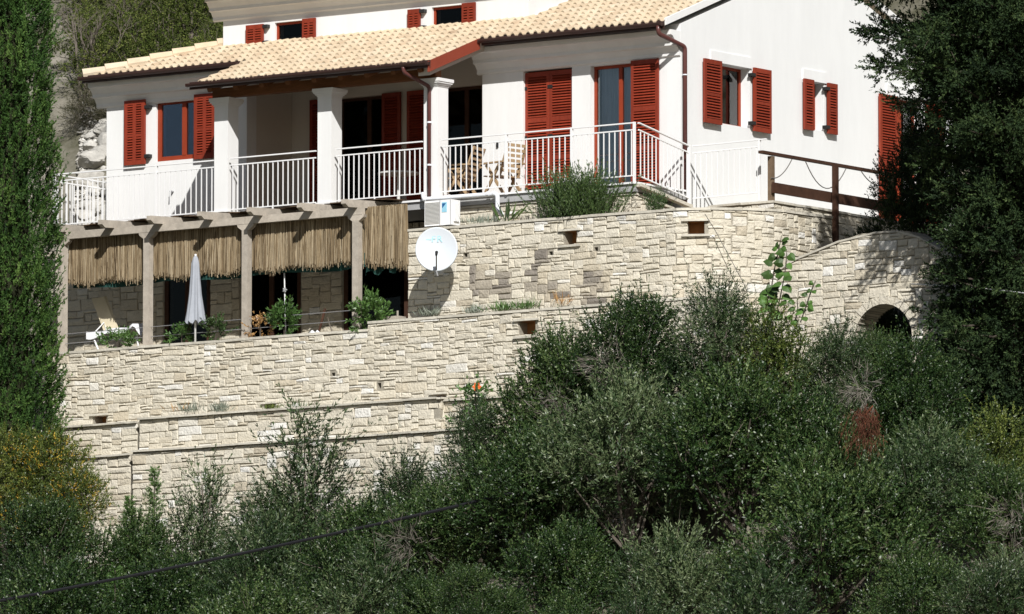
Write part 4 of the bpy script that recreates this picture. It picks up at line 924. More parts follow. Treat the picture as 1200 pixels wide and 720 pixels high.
# ------------------------------------------------------------------ cables
mb = MB(); pts = []
for k in range(25):
    f = k / 24; px = -500 + 1100 * f; py = 790 - 206 * f + 14 * 4 * f * (1 - f) - 6; pts.append(at(px, py, Y=-13.5 + 5 * f))
mb.tube(pts, 0.028, 6); tag(mb.build('power_cable', M_CABLE), 'black power cable sagging across the dark bushes at the bottom', 'cable')
mb = MB(); pts = []
for k in range(13):
    f = k / 12; pts.append(at(1068 + 200 * f, 333 + 22 * f - 4 * math.sin(f * 3), Y=-1.32 - 3.0 * f))
mb.tube(pts, 0.012, 5); tag(mb.build('pale_cable', M_CABLEW), 'pale thin cable running from the arched wall towards the dark conifer', 'cable')
mb = MB(); pts = [(2.0, -.3, -.3), at(826, 251, Y=-2.36), at(838, 270, Y=-2.1), at(852, 296, Y=-2.0), at(873, 335, Y=-1.8), at(880, 360, Y=-1.8)]
mb.tube(pts[1:], 0.007, 5); tag(mb.build('thin_wire', M_ROPE), 'thin dark wire hanging slantwise over the bend of the upper stone wall', 'wire')
# ------------------------------------------------------------------ vegetation
rng = np.random.default_rng(12)
def unit(v): return v / np.maximum(np.linalg.norm(v, axis=-1, keepdims=True), 1e-9)
def rdir(n): return unit(rng.normal(size=(n, 3)))
def leaf_mesh(name, P, D, L, W, tone, materials, mi=None, spread=None):
    """one mesh of many small pointed leaves: base P, direction D, length L, width W"""
    N = len(P); S = unit(np.cross(D, rdir(N) if spread is None else spread)); L = L[:, None]; W = W[:, None]
    V = np.empty((N, 4, 3), np.float32); V[:, 0] = P; V[:, 1] = P + D * L * .5 + S * W * .5; V[:, 2] = P + D * L; V[:, 3] = P + D * L * .5 - S * W * .5
    me = bpy.data.meshes.new(name); me.vertices.add(4 * N); me.vertices.foreach_set('co', V.ravel())
    me.loops.add(4 * N); me.loops.foreach_set('vertex_index', np.arange(4 * N, dtype=np.int32))
    me.polygons.add(N); me.polygons.foreach_set('loop_start', np.arange(0, 4 * N, 4, dtype=np.int32))
    for m_ in (materials if isinstance(materials, (list, tuple)) else [materials]): me.materials.append(m_)
    if mi is not None: me.polygons.foreach_set('material_index', mi.astype(np.int32))
    a = me.attributes.new('tone', 'FLOAT', 'POINT'); a.data.foreach_set('value', np.repeat(np.clip(tone, 0, 1), 4).astype(np.float32))
    me.update(calc_edges=True); me.validate(); return me

SPN = {}
def sprays(B, D, l, k, leaf, spread_=0.8, up=0.15, droop=0.0, face=None):
    """twigs from B along D of length l carrying k leaves each -> leaf arrays"""
    S = len(B); t = rng.uniform(.12, 1.0, (S, k)); bend = rng.normal(size=(S, 1, 3)) * .16 + np.array([0, 0, up - droop])
    l_ = np.broadcast_to(l, (S,))[:, None, None]
    P = B[:, None] + D[:, None] * (t[..., None] * l_) + bend * (t[..., None] ** 2) * l_
    Dl = unit(D[:, None] * .75 + bend * t[..., None] + rng.normal(size=(S, k, 3)) * spread_ * .6)
    n = S * k; SPN['n'] = None if face is None else unit(np.repeat(face, k, 0) + rng.normal(size=(n, 3)) * .42)
    return P.reshape(n, 3), Dl.reshape(n, 3), rng.uniform(.7, 1.25, n) * leaf[0], rng.uniform(.8, 1.2, n) * leaf[1]

def blob_dirs(c, r, n, bias_up=.25):
    """points just inside a lumpy ball and outward directions"""
    d = rdir(n); d[:, 2] += bias_up; d = unit(d)
    f = 1 + .22 * np.sin(d[:, 0] * 5 + c[0] * 3) * np.cos(d[:, 1] * 4 + c[1] * 5) + .15 * np.sin(d[:, 2] * 7 + c[2])
    p = np.asarray(c) + d * (np.asarray(r) * (f * rng.uniform(.62, .95, n))[:, None]); return p, d

TREE_H = 3.0
def bush_crown(name, mat_, seed, nb=15, ns=95, k=30, leaf=(.062, .017), R=1.45, H=(0.25, 3.0), br=(.34, .62), spr=(.26, .46), up=.25, spire=0, low=True, spread_=.8, extra=None):
    """domed crown made of leafy lumps at different heights; stands on z = 0, 3 m tall"""
    global rng
    rng = np.random.default_rng(seed); Ps = []; C = []
    for b in range(nb):
        a = b * 2.39996 + rng.uniform(-.4, .4); zf = (b + .5) / nb; z = H[0] + (H[1] - H[0] - .35) * zf
        rad = R * math.sqrt(max(.03, 1 - (max(0, zf - .28) / .74) ** 2)) - .42
        q = max(0, rad) * (rng.uniform(.75, 1.0) if b % 3 else rng.uniform(.1, .5)); r = rng.uniform(*br) * (1.0 if zf < .75 else .8)
        C.append((q * math.cos(a), q * math.sin(a), z, r))
    for k_ in range(spire): C.append((.1 * rng.normal(), .1 * rng.normal(), H[1] - .1 + k_ * .26, .30 - .05 * k_))
    out = [[], [], [], [], []]; FN = []
    for c in C:
        n = int(ns * (c[3] / .6) ** 2); p, d = blob_dirs(c[:3], (c[3], c[3], c[3] * .85), n)
        l = rng.uniform(*spr, n)
        st = rng.random(n) < .10; l = np.where(st, l * 1.7, l)             # a few long shoots that break the outline
        a = sprays(p, unit(d + np.array([0, 0, up]) + rng.normal(size=(n, 3)) * .3), l, k, leaf, spread_, face=d); FN.append(SPN['n'])
        tn = np.repeat(rng.normal(.45 + rng.normal(0, .10), .16, n), k) + rng.normal(0, .14, n * k) + (rng.random(n * k) < .07) * .4  # last term: odd paler leaves, sun glints put into the tone
        for o, v in zip(out, (*a, tn)): o.append(v)
        Ps.append(c)
    me = leaf_mesh(name, *[np.concatenate(o) for o in out], mat_, spread=np.concatenate(FN))
    return me, Ps

def branch_mesh(name, blobs, seed, base_r=.09, twigs=220, mat_=None, foot=0.0, twlen=(.25, .55)):
    """trunk, limbs to the lumps and fine bare twigs"""
    R = random.Random(seed); mb = MB()
    mb.tube([(0, 0, foot - .4), (.04, .02, foot + .4), (-.02, .03, 1.0), (.03, 0, 1.7)], [base_r, base_r * .85, base_r * .65, base_r * .35], 7)
    for (x, y, z, r) in blobs:
        s_ = R.uniform(.25, .6); zz = max(.2, z * s_); mb.tube([(0, 0, zz), (x * .45 + R.uniform(-.1, .1), y * .45, zz + (z - zz) * .45), (x, y, z)], [base_r * .4, base_r * .25, .012], 5, cap=False)
    for _ in range(twigs):
        x, y, z, r = R.choice(blobs); d = Vector((R.gauss(0, 1), R.gauss(0, 1), R.gauss(.3, 1))).normalized(); a = Vector((x, y, z)) + d * r * R.uniform(.3, .8); b = a + (d + Vector((R.gauss(0, .4), R.gauss(0, .4), R.gauss(.2, .4)))) * R.uniform(*twlen)
        s_ = Vector((R.gauss(0, 1), R.gauss(0, 1), R.gauss(0, 1))).normalized() * .006; m_ = (a + b) / 2 + Vector((R.gauss(0, .03), R.gauss(0, .03), R.gauss(0, .03)))
        mb.add([a - s_, a + s_, m_ + s_ * .8, m_ - s_ * .8, b], [(0, 1, 2, 3), (3, 2, 4)])
    return mb.mesh(name, mat_ or M_BARK)

CROWN = {}
def variant(key, *a, **kw):
    bk = kw.pop('branch', {}); me, bl = bush_crown('crown', *a, **kw); CROWN[key] = (me, branch_mesh('trunk', bl, kw['seed'], **bk), bl)
variant('lentisk', L_LENTISK, seed=101, nb=24, ns=190, k=32, leaf=(.058, .025), branch=dict(twigs=60))
variant('lentisk2', L_LENTISK, seed=102, nb=22, ns=190, k=32, leaf=(.054, .024), R=1.6, H=(.2, 2.7), branch=dict(mat_=M_TWIG, twigs=150))
variant('domed', L_LENTISK, seed=107, nb=18, ns=200, k=32, leaf=(.058, .025), R=1.55, H=(1.25, 3.0), branch=dict(twigs=120))
variant('domed_olive', L_OLIVE, seed=108, nb=16, ns=170, k=30, leaf=(.075, .020), R=1.5, H=(1.3, 3.0), spr=(.30, .55), up=.4, branch=dict(mat_=M_TWIG, twigs=160))
variant('olive', L_OLIVE, seed=103, nb=18, ns=145, k=30, leaf=(.075, .019), R=1.35, spr=(.30, .55), up=.45, br=(.38, .66), branch=dict(mat_=M_TWIG, twigs=110))
variant('young_olive', L_OLIVE, seed=104, nb=16, ns=190, k=28, leaf=(.075, .020), R=1.0, spr=(.35, .65), up=.9, br=(.30, .48), spire=4, branch=dict(mat_=M_TWIG, twigs=60, base_r=.05))
variant('yellowgreen', L_YELLOWGREEN, seed=105, nb=15, ns=150, k=30, leaf=(.058, .026), R=1.35, H=(.3, 2.8), branch=dict(twigs=60))
def ground(x, y): return hill_h(x, y)

def plant(name, label, cat, key, cx, top, w_, Y, group=None, rot=None, sz=1.0, part='crown', material=None):
    """a bush whose crown top stands at the pixel (cx, top) on the plane Y and which is w_ pixels wide"""
    me, tr, bl = CROWN[key]; p = at(cx, top, Y=Y); x, zt_ = p[0], p[2]
    rad = max(math.hypot(b[0], b[1]) + b[3] * .95 + .12 for b in bl); hh = max(b[2] + b[3] * .85 + .22 for b in bl)
    s_ = (w_ / 65.0) / (2 * rad); g = ground(x, Y); zc = zt_ - hh * s_ * sz
    t = thing(name, label, cat, (x, Y, g), group, rotz=0); r_ = random.Random(int(cx * 7 + top)).uniform(0, 6.28) if rot is None else rot
    c = link(part, me, t, (x, Y, zc), (0, 0, r_), scale=(s_, s_, s_ * sz)); b = link('trunk', tr, t, (x, Y, zc), (0, 0, r_), scale=(s_, s_, s_ * sz))
    if material:
        c.data = me.copy(); c.data.materials[0] = material
    if zc - .3 * s_ > g:
        q = MB(); q.tube([(x, Y, g - .1), (x + .05, Y + .04, (g + zc) / 2), (x, Y, zc + .25 * s_)], [.13 * s_, .10 * s_, .08 * s_], 8); q.build('lower_trunk', M_BARK, t)
    return t

TREES = [
 # cx, top, width, Y, kind, name, label
 (655, 385, 180, -5.0, 'lentisk', 'dark_bush', 'dark rounded bush standing right of the orange hibiscus flower against the middle stone wall'),
 (745, 342, 190, -5.4, 'lentisk2', 'dark_bush', 'tall dark bush with bare grey twigs below the upper niche of the bending stone wall'),
 (842, 328, 150, -4.9, 'olive', 'olive_tree', 'loose olive whose thin shoots rise in front of the bend of the upper stone wall'),
 (905, 362, 150, -4.7, 'yellowgreen', 'bush', 'yellowish green bush at the foot of the big-leaved vine'),
 (985, 378, 120, -4.8, 'olive', 'olive_tree', 'thin shoots of an olive tree just left of the stone arch'),
 (1068, 392, 160, -4.4, 'lentisk', 'dark_bush', 'dark dense bush growing right in front of the arch opening'),
 (1022, 386, 100, -3.9, 'lentisk2', 'dark_bush', 'small dark bush whose top covers the left foot of the arch'),
 (1165, 480, 150, -5.2, 'yellowgreen', 'bush', 'bright green bush under the dark conifer by the right edge'),
 (560, 470, 135, -4.9, 'olive', 'olive_tree', 'sparse grey-green olive around the orange hibiscus flower'),
 (472, 535, 150, -5.2, 'olive', 'olive_tree', 'low olive bush covering the lowest wall between the spire-topped young olive and the hibiscus'),
 (354, 480, 170, -5.0, 'young_olive', 'olive_tree', 'young olive with one tall spire shoot in front of the lowest stone wall'),
 (240, 545, 135, -5.0, 'young_olive', 'olive_tree', 'thin young olive with airy branches before the white stones of the lowest wall'),
 (312, 572, 140, -5.4, 'olive', 'olive_tree', 'olive bush filling the gap between the two thin young olives'),
 (165, 600, 160, -5.6, 'lentisk', 'dark_bush', 'dark low bush under the small feathery saplings'),
 (622, 500, 235, -7.4, 'domed', 'dark_bush', 'broad dark bush whose crown meets the end of the black cable'),
 (738, 445, 235, -7.2, 'domed_olive', 'olive_tree', 'dense olive crown below the tall dark bush with bare twigs'),
 (862, 425, 250, -7.4, 'domed', 'dark_bush', 'large dark green bush in the middle of the thicket left of the red dead branch'),
 (980, 490, 195, -7.0, 'domed', 'dark_bush', 'dark bush carrying the red dead branch'),
 (1085, 500, 190, -7.0, 'domed_olive', 'olive_tree', 'grey-green olive right of the red dead branch'),
 (1175, 545, 160, -7.6, 'domed', 'dark_bush', 'shadowy bush with pale bare twigs near the right edge'),
 (432, 580, 200, -7.4, 'lentisk2', 'dark_bush', 'twiggy grey-brown bush right under the black cable near the middle of its run'),
 (528, 560, 170, -7.6, 'domed', 'dark_bush', 'dark bush just above the dark hollow at the bottom'),
 (302, 615, 190, -7.6, 'olive', 'olive_tree', 'olive thicket crossed by the black cable below the thin young olives'),
 (55, 580, 190, -7.0, 'lentisk2', 'dark_bush', 'grey-green bush below the yellow-flowering shrub at the left edge'),
 (190, 650, 190, -8.4, 'lentisk', 'dark_bush', 'dark bush under the left part of the black cable'),
 (70, 655, 220, -10, 'lentisk', 'dark_bush', 'dark bush filling the bottom left corner'),
 (300, 680, 220, -10, 'lentisk2', 'dark_bush', 'low twiggy bush at the bottom between the corner bush and the middle'),
 (440, 640, 190, -9.4, 'olive', 'olive_tree', 'pale twiggy olive bush at the bottom left of the dark hollow'),
 (590, 690, 120, -10.5, 'lentisk', 'dark_bush', 'small fresh green bush at the bottom beside the dark hollow'),
 (672, 612, 170, -9.0, 'domed', 'dark_bush', 'shaded dark bush right of the dark hollow at the bottom'),
 (790, 622, 190, -9.6, 'domed_olive', 'olive_tree', 'grey olive bush at the bottom under the middle of the thicket'),
 (965, 525, 260, -9.2, 'domed', 'dark_bush', 'large rounded front bush at the lower right, paler than the thicket behind it'),
 (895, 655, 190, -11.5, 'olive', 'olive_tree', 'upright green bush at the bottom edge in front of the large rounded bush'),
 (1075, 640, 160, -10, 'domed', 'dark_bush', 'dark bush at the bottom between the large rounded bush and the right corner'),
 (1182, 650, 160, -10.5, 'domed_olive', 'olive_tree', 'olive bush in the bottom right corner with bare pale branches'),
 (500, 672, 130, -10.5, 'lentisk', 'dark_bush', 'low dark bush at the bottom edge left of the small fresh green one'),
 (552, 660, 120, -11.2, 'lentisk2', 'dark_bush', 'low shaded bush at the bottom edge right under the dark hollow'),
 (665, 695, 130, -12, 'lentisk', 'dark_bush', 'low dark bush at the bottom edge below the shaded one'),
 (745, 700, 160, -12, 'olive', 'olive_tree', 'low olive shoots at the very bottom edge below the grey olive bush'),
]
for cx, top, w_, Y, key, nm, lb in TREES:
    plant(nm, lb, 'tree' if 'olive' in nm else 'bush', key, cx, top, w_, Y, 'thicket below the terraces')

plant('shade_dark_shrub', 'shrub with shade coloured into its leaves, between brown fence end and right side door', 'shrub', 'lentisk', 1080, 128, 118, 1.2, sz=1.35, material=L_CONIFER)  # conifer leaf colour stands in for the shade at the fence end
plant('shade_dark_shrub', 'shrub with shade coloured into its leaves, growing inside the arch opening', 'shrub', 'lentisk2', 1030, 352, 110, 0.6, material=L_CONIFER)  # dark leaf colour stands in for the shade inside the arch
plant('shade_dark_shrub', 'added shrub, leaves coloured dark for shade, between the arched wall and the brown fence', 'shrub', 'lentisk', 1020, 262, 90, 0.8, material=L_CONIFER)  # added to darken the shaded ground behind the arched wall

# yellow-flowering shrub
rng = np.random.default_rng(55)
me, bl = bush_crown('crown', [L_YELLOWGREEN], seed=106, nb=15, ns=130, k=28, leaf=(.07, .022), R=1.2, H=(.3, 2.7), up=.4)
fl = [[], [], [], [], []]
for c in bl:
    if rng.random() < .40: continue
    n = 50; p, d = blob_dirs(c[:3], (c[3] * 1.3,) * 3, n, .5); a = sprays(p, d, rng.uniform(.08, .2, n), 9, (.035, .03), 1.4); tn = rng.normal(.5, .2, n * 9)
    for o, v in zip(fl, (*a, tn)): o.append(v)
fme = leaf_mesh('flowers', *[np.concatenate(o) for o in fl], L_FLOWER)
CROWN['flowering'] = (me, branch_mesh('trunk', bl, 9), bl)
for cx, top, w_, Y, lb in ((58, 500, 130, -5.6, 'yellow-flowering shrub at the foot of the column cypress'), (88, 545, 100, -5.9, 'smaller yellow-flowering shrub leaning against the lowest wall'), (5, 500, 110, -6.2, 'yellow-flowering shrub at the left edge in front of the cypress base')):
    t = plant('flowering_shrub', lb, 'shrub', 'flowering', cx, top, w_, Y); c = t.children[0]
    o = link('flowers', fme, t); o.location, o.rotation_euler, o.scale = c.location, c.rotation_euler, c.scale

# small feathery saplings
def sapling(cx, top, bot, w_, Y, label):
    global rng
    rng = np.random.default_rng(int(cx)); p = Vector(at(cx, top, Y=Y)); hgt = (bot - top) / 65.0; n = 26; t = thing('feathery_sapling', label, 'sapling', (p.x, Y, ground(p.x, Y)))
    B_ = []; D_ = []; l = []
    for k in range(n):
        f = k / n; 
        for j in range(5):
            a = rng.uniform(0, 6.28); B_.append((p.x, Y, p.z - hgt * (1 - f))); D_.append((math.cos(a), math.sin(a), .45)); l.append(max(.08, (1 - f * .85) * w_ / 130.0) * rng.uniform(.7, 1.1))
    a = sprays(np.array(B_), unit(np.array(D_)), np.array(l), 26, (.06, .013), .7); me = leaf_mesh('crown', *a, rng.normal(.6, .2, len(a[0])), L_FRESH); me.vertices.foreach_get
    V = np.empty(len(me.vertices) * 3, np.float32); me.vertices.foreach_get('co', V); V = V.reshape(-1, 3) - np.array(wloc(t), np.float32); me.vertices.foreach_set('co', V.ravel()); link('crown', me, t)
    mb = MB(); mb.tube([(p.x, Y, wloc(t).z - .1), (p.x, Y, p.z - .05)], [.03, .008], 6); mb.build('trunk', M_BARK, t)
sapling(181, 548, 650, 52, -5.0, 'small feathery green sapling, the taller of two before the lowest wall')
sapling(152, 582, 660, 46, -5.3, 'small feathery green sapling left of the taller one')
sapling(135, 665, 740, 70, -8.6, 'small bluish green feathery sapling low at the left bottom under the cable')

# column cypress at the left
rng = np.random.default_rng(77)
cyx = at(1, 300, Y=-4.7)[0]; cy = thing('column_cypress', 'tall dense green column cypress at the left edge', 'cypress', (cyx, -4.7, ground(cyx, -4.7)))
zb = ground(cyx, -4.7); H = 7.5 - zb; out = [[], [], [], [], []]
nS = 10500; hz = rng.random(nS) ** .9; ang = rng.uniform(0, 2 * math.pi, nS)
def cyr(f): return np.interp(f, [0, .06, .2, .42, .62, .8, .93, 1], [.30, .80, .98, 1.0, .90, .78, .5, .08])
lump = 1 + .10 * np.sin(ang * 3 + hz * 24) + .09 * np.sin(ang * 5 - hz * 41 + 1) + .07 * np.sin(ang * 2 + hz * 70)
rr = cyr(hz) * lump * rng.uniform(.70, 1.0, nS)
p = np.stack([cyx + rr * np.cos(ang), -4.7 + rr * np.sin(ang), zb + .3 + hz * (H - .3)], 1); d = unit(np.stack([np.cos(ang) * .55, np.sin(ang) * .55, np.full(nS, 1.0)], 1) + rng.normal(size=(nS, 3)) * .18)
a = sprays(p, d, rng.uniform(.14, .34, nS), 30, (.062, .021), .70, face=unit(np.stack([np.cos(ang), np.sin(ang), np.full(nS, .35)], 1) + rng.normal(size=(nS, 3)) * .35)); tn = np.repeat(rng.normal(.5, .15, nS) + (lump - 1) * .9, 30) + rng.normal(0, .12, nS * 30)
o = np.array(wloc(cy)); link('crown', leaf_mesh('crown', a[0] - o, *a[1:], tn, L_CYPRESS, spread=SPN['n']), cy)
mb = MB(); mb.tube([(cyx, -4.7, zb - .3), (cyx, -4.7, zb + 2), (cyx, -4.7, zb + H * .8)], [.22, .18, .05], 10); mb.build('trunk', M_BARK, cy)
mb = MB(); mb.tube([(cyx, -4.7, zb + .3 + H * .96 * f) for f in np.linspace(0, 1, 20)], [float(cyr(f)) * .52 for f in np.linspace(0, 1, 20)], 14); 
M_INNER = mat('crown_shade_core', (0.030, 0.034, 0.018), 0.95, 0.05, var=0.5, vscale=14, bump=0.8); mb.build('shade_core', M_INNER, cy, smooth=True)  # dark solid core: shade between the sprays put into its colour

# dark conifers at the right
def conifer(name, label, x, y, zb_, zprof, nbr, seed, leaves=26, long=()):
    """trunk, spreading limbs and drooping leafy clumps; zprof = heights and crown radii"""
    global rng
    rng = np.random.default_rng(seed); t = thing(name, label, 'conifer', (x, y, zb_)); Rr = random.Random(seed); bb = MB(); Bs = []; Ds = []; Ls = []; Tn = []; Fs = []
    z0, z1 = zprof[0][0], zprof[0][-1]
    bb.tube([(x, y, zb_ - .3), (x + .05, y, zb_ + (z1 - zb_) * .5), (x, y, z1 - .3)], [.26, .16, .03], 10)
    spec = [(z0 + (z1 - z0) * (k + .5) / nbr, k * 2.39996 + Rr.uniform(-.4, .4), None) for k in range(nbr)] + list(long)
    for z, a, L in spec:
        if L is None: L = float(np.interp(z, *zprof)) * Rr.uniform(.70, 1.10)
        tip = Vector((math.cos(a) * L, math.sin(a) * L, L * Rr.uniform(-.22, .20))); base = Vector((x, y, z)); dn = Vector((0, 0, -.05 * L))
        bb.tube([base, base + tip * .55 + dn * .8, base + tip], [.04, .022, .006], 5, cap=False); side0 = Vector((-math.sin(a), math.cos(a), 0)); tn0 = Rr.gauss(.45, .10)
        for q in range(max(2, int(L * 4.2))):
            g = min(1.0, .16 + .86 * (q + Rr.random()) / max(2, int(L * 4.2))); cr = Rr.uniform(.20, .34); c = base + tip * g + side0 * Rr.gauss(0, .22) * L * .5 + Vector((0, 0, Rr.gauss(-.05, .10)))
            for _ in range(int(22 * (cr / .27) ** 2)):
                dv = Vector((Rr.gauss(0, 1), Rr.gauss(0, 1), Rr.gauss(0, .7))).normalized(); o_ = c + Vector((dv.x * cr, dv.y * cr, dv.z * cr * .6)) * Rr.uniform(.2, .95)
                Bs.append(tuple(o_)); Ds.append(tuple((dv * .6 + tip.normalized() * .55 + Vector((0, 0, Rr.gauss(-.05, .25)))).normalized())); Ls.append(Rr.uniform(.16, .34)); Fs.append(tuple((dv * .7 + tip.normalized() * .5 + Vector((0, 0, .4))).normalized())); Tn.append(tn0 + Rr.gauss(0, .12))
    B_ = np.array(Bs); n = len(B_); a = sprays(B_, np.array(Ds), np.array(Ls), leaves, (.064, .024), .75, up=.10, face=np.array(Fs)); tn = np.repeat(np.array(Tn), leaves) + rng.normal(0, .12, n * leaves)
    o = np.array(wloc(t)); link('crown', leaf_mesh('crown', a[0] - o, *a[1:], tn, L_CONIFER, spread=SPN['n']), t)
    for _ in range(70):
        k = Rr.randrange(n); a_ = Vector(Bs[k]); b_ = a_ + Vector(Ds[k]) * Rr.uniform(.3, .6) + Vector((0, 0, Rr.gauss(0, .15))); bb.tube([a_, (a_ + b_) / 2 + Vector((0, 0, .04)), b_], [.007, .005, .003], 3, cap=False)
    bb.build('trunk', M_BARK, t); return t
x1 = at(1184, 300, Y=-2.0)[0]; g1 = ground(x1, -2.0)
LEFT = math.atan2(-RT[1], -RT[0])
conifer('conifer', 'large dark spreading conifer standing in front of the right side of the house', x1, -2.0, g1,
        ((-6.2, -4.6, -3.3, -2.3, -1.5, -.7, .3, 1.2, 2.2, 3.4, 4.6, 5.6, 6.6), (1.0, 1.5, 1.55, 1.5, 1.15, 1.2, 1.8, 2.1, 2.2, 2.25, 2.2, 1.7, .4)), 250, 201,
        long=((1.55, LEFT + .1, 2.45), (1.25, LEFT - .2, 2.3), (3.25, LEFT, 2.55), (3.05, LEFT + .15, 2.5), (3.5, LEFT - .1, 2.45)))
x2 = at(1222, 200, Y=-.6)[0]
conifer('conifer', 'second dark conifer filling the right edge behind the large spreading one', x2, -0.6, -3.6, ((-3.2, -1, 2, 5, 6.5), (1.6, 1.9, 2.1, 1.8, .5)), 95, 202, leaves=20)

# red dead branch, orange hibiscus, vine
def small_leaves(name, label, cat, pts, dirs, lens, k, leaf, material, loc, spread_=.8, tone=(.5, .18), extra=None, up=.15):
    t = thing(name, label, cat, loc); a = sprays(np.array(pts, float), unit(np.array(dirs, float)), np.array(lens, float), k, leaf, spread_, up=up)
    tn = rng.normal(tone[0], tone[1], len(a[0])); link('leaves', leaf_mesh('leaves', a[0] - np.array(wloc(t)), *a[1:], tn, material), t); return t
rng = np.random.default_rng(31)
c = Vector(at(1013, 492, Y=-9.3)); 
pts = [(c.x + rng.normal(0, .13), c.y + rng.normal(0, .12), c.z + rng.uniform(-.25, .32)) for _ in range(200)]
dr_ = small_leaves('dead_branch', 'hanging reddish brown dead branch in the dark thicket', 'branch', pts, [(rng.normal(0, .35), rng.normal(0, .35), -1) for _ in pts], rng.uniform(.15, .42, len(pts)), 12, (.085, .008), leaf_mat('dead_red_needles', (.05, .020, .013), (.105, .042, .026), (.20, .095, .06), rough=.9, spec=.1), (c.x, c.y, c.z), .3, up=-.3)
mb = MB(); mb.tube([(c.x, c.y + .25, c.z + .25), (c.x, c.y + .05, c.z + .1), (c.x, c.y, c.z - .2)], [.010, .008, .004], 5); mb.build('twig', M_DEADTWIG, dr_)
L_DEAD = leaf_mat('pale_dead_twigs', (.10, .085, .07), (.20, .175, .15), (.33, .30, .27), rough=.9, spec=.1)
for px, py, Y_, w_, h_, lb in ((655, 478, -6.3, .45, .5, 'fan of pale dead twigs on the dark bush right of the hibiscus'), (712, 432, -6.4, .40, .35, 'small fan of pale dead twigs high in the thicket'), (1188, 610, -8.9, .25, .7, 'tall pale dead twigs hanging at the right edge'), (1010, 455, -8.2, .3, .35, 'pale grey dead twigs just above the red dead branch'), (935, 640, -10.4, .2, .35, 'pale dead twigs on the large rounded front bush'), (480, 640, -9.9, .5, .35, 'brownish dead twigs beside the dark hollow at the bottom')):
    c = Vector(at(px, py, Y=Y_)); n = 46; pts = [(c.x + rng.normal(0, w_ * .35), c.y + rng.normal(0, .15), c.z + rng.normal(0, h_ * .3)) for _ in range(n)]
    small_leaves('dead_twigs', lb, 'twigs', pts, [(rng.normal(-.2, .5), rng.normal(-.3, .4), rng.normal(-.1, .6)) for _ in range(n)], rng.uniform(.2, .5, n), 7, (.20, .007), L_DEAD, tuple(c), .45)
c = Vector(at(557, 458, Y=-3.6))
pts = [(c.x + rng.normal(-.05, .13), c.y + rng.normal(0, .10), c.z + rng.uniform(-.7, .05)) for _ in range(70)]
hb = small_leaves('hibiscus', 'hibiscus shoot with one orange red flower beside the third ledge wall', 'plant', pts, [(rng.normal(0, .6), rng.normal(0, .6), .7) for _ in pts], rng.uniform(.1, .25, 70), 9, (.085, .045), L_FRESH, (c.x, c.y, ground(c.x, c.y)))
mb = MB(); mb.tube([(c.x, c.y, ground(c.x, c.y)), (c.x + .03, c.y, c.z - .9), (c.x, c.y, c.z)], [.03, .02, .008], 6); mb.build('stem', M_BARK, hb)
f0 = Vector(at(559, 454, Y=-3.74)); q = MB(); fwd = Vector((.5, -.8, .15)).normalized(); ri = Vector((0, 0, 1)).cross(fwd).normalized(); uu = fwd.cross(ri)
for k in range(6):
    a = k * 1.047; dd = ri * math.cos(a) + uu * math.sin(a); ss = fwd.cross(dd)
    q.add([f0, f0 + dd * .05 + ss * .035 + fwd * .02, f0 + dd * .085 + fwd * .05, f0 + dd * .05 - ss * .035 + fwd * .02], [(0, 1, 2, 3)], .4 + .1 * (k % 3))
q.build('flower', L_ORANGE, hb)

M_VINELEAF = mat('vine_leaf', (0.065, 0.135, 0.026), 0.5, 0.3, var=0.35, vscale=7, objvar=0.5)
def vine(label, stems, seed, Y=-2.6, size=(.14, .20)):
    R = random.Random(seed); c0 = Vector(at(*stems[0][0], Y=Y)); t = thing('vine', label, 'vine', c0); n_ = 0
    for st in stems:
        P3 = [Vector(at(px, py, Y=Y + R.uniform(-.1, .1))) for px, py in st]; mb = MB(); mb.tube(P3, [.012] * (len(P3) - 1) + [.005], 6); mb.build('stem', M_BARK, t)
        L = sum((b - a).length for a, b in zip(P3, P3[1:])); m = int(L / .072)
        for k in range(m):
            f = (k + R.random()) / m * (len(P3) - 1); i = min(int(f), len(P3) - 2); p = P3[i].lerp(P3[i + 1], f - i); r = R.uniform(*size) * (1.0 - .35 * f / len(P3))
            a = R.uniform(-.9, .9) + (0 if k % 2 else math.pi); out = Vector((math.cos(a) * .8, -.5 * abs(math.sin(a)) - .2, R.uniform(-.5, .15))).normalized(); nrm = Vector((R.gauss(.35, .5), -1, R.gauss(.55, .45))).normalized(); sd = nrm.cross(out).normalized(); out = sd.cross(nrm)
            b = p + out * .06; q = MB()
            hrt = [(0, 0), (-.10, .42), (.06, .72), (.40, .78), (.75, .50), (1.15, 0), (.75, -.50), (.40, -.78), (.06, -.72), (-.10, -.42)]
            q.add([b + out * (u * r * .95) + sd * (v * r * .68) - nrm * (abs(v) * r * .16 + u * u * r * .15) for u, v in hrt] + [b + out * r * .45 + nrm * .01], [(j, (j + 1) % 10, 10) for j in range(10)]); q.build('leaf', M_VINELEAF, t)
    return t
vine('big-leaved green vine climbing upright in front of the rounded corner of the upper stone wall', [[(906, 372), (903, 345), (907, 318), (912, 295), (916, 276)], [(912, 360), (917, 335), (921, 312), (922, 292)], [(905, 372), (900, 352), (902, 334)]], 3)
vine('shorter big-leaved vine shoot leaning right beside the taller vine', [[(938, 378), (945, 358), (951, 340), (956, 329)], [(932, 376), (935, 362), (934, 350)]], 4, size=(.11, .16))

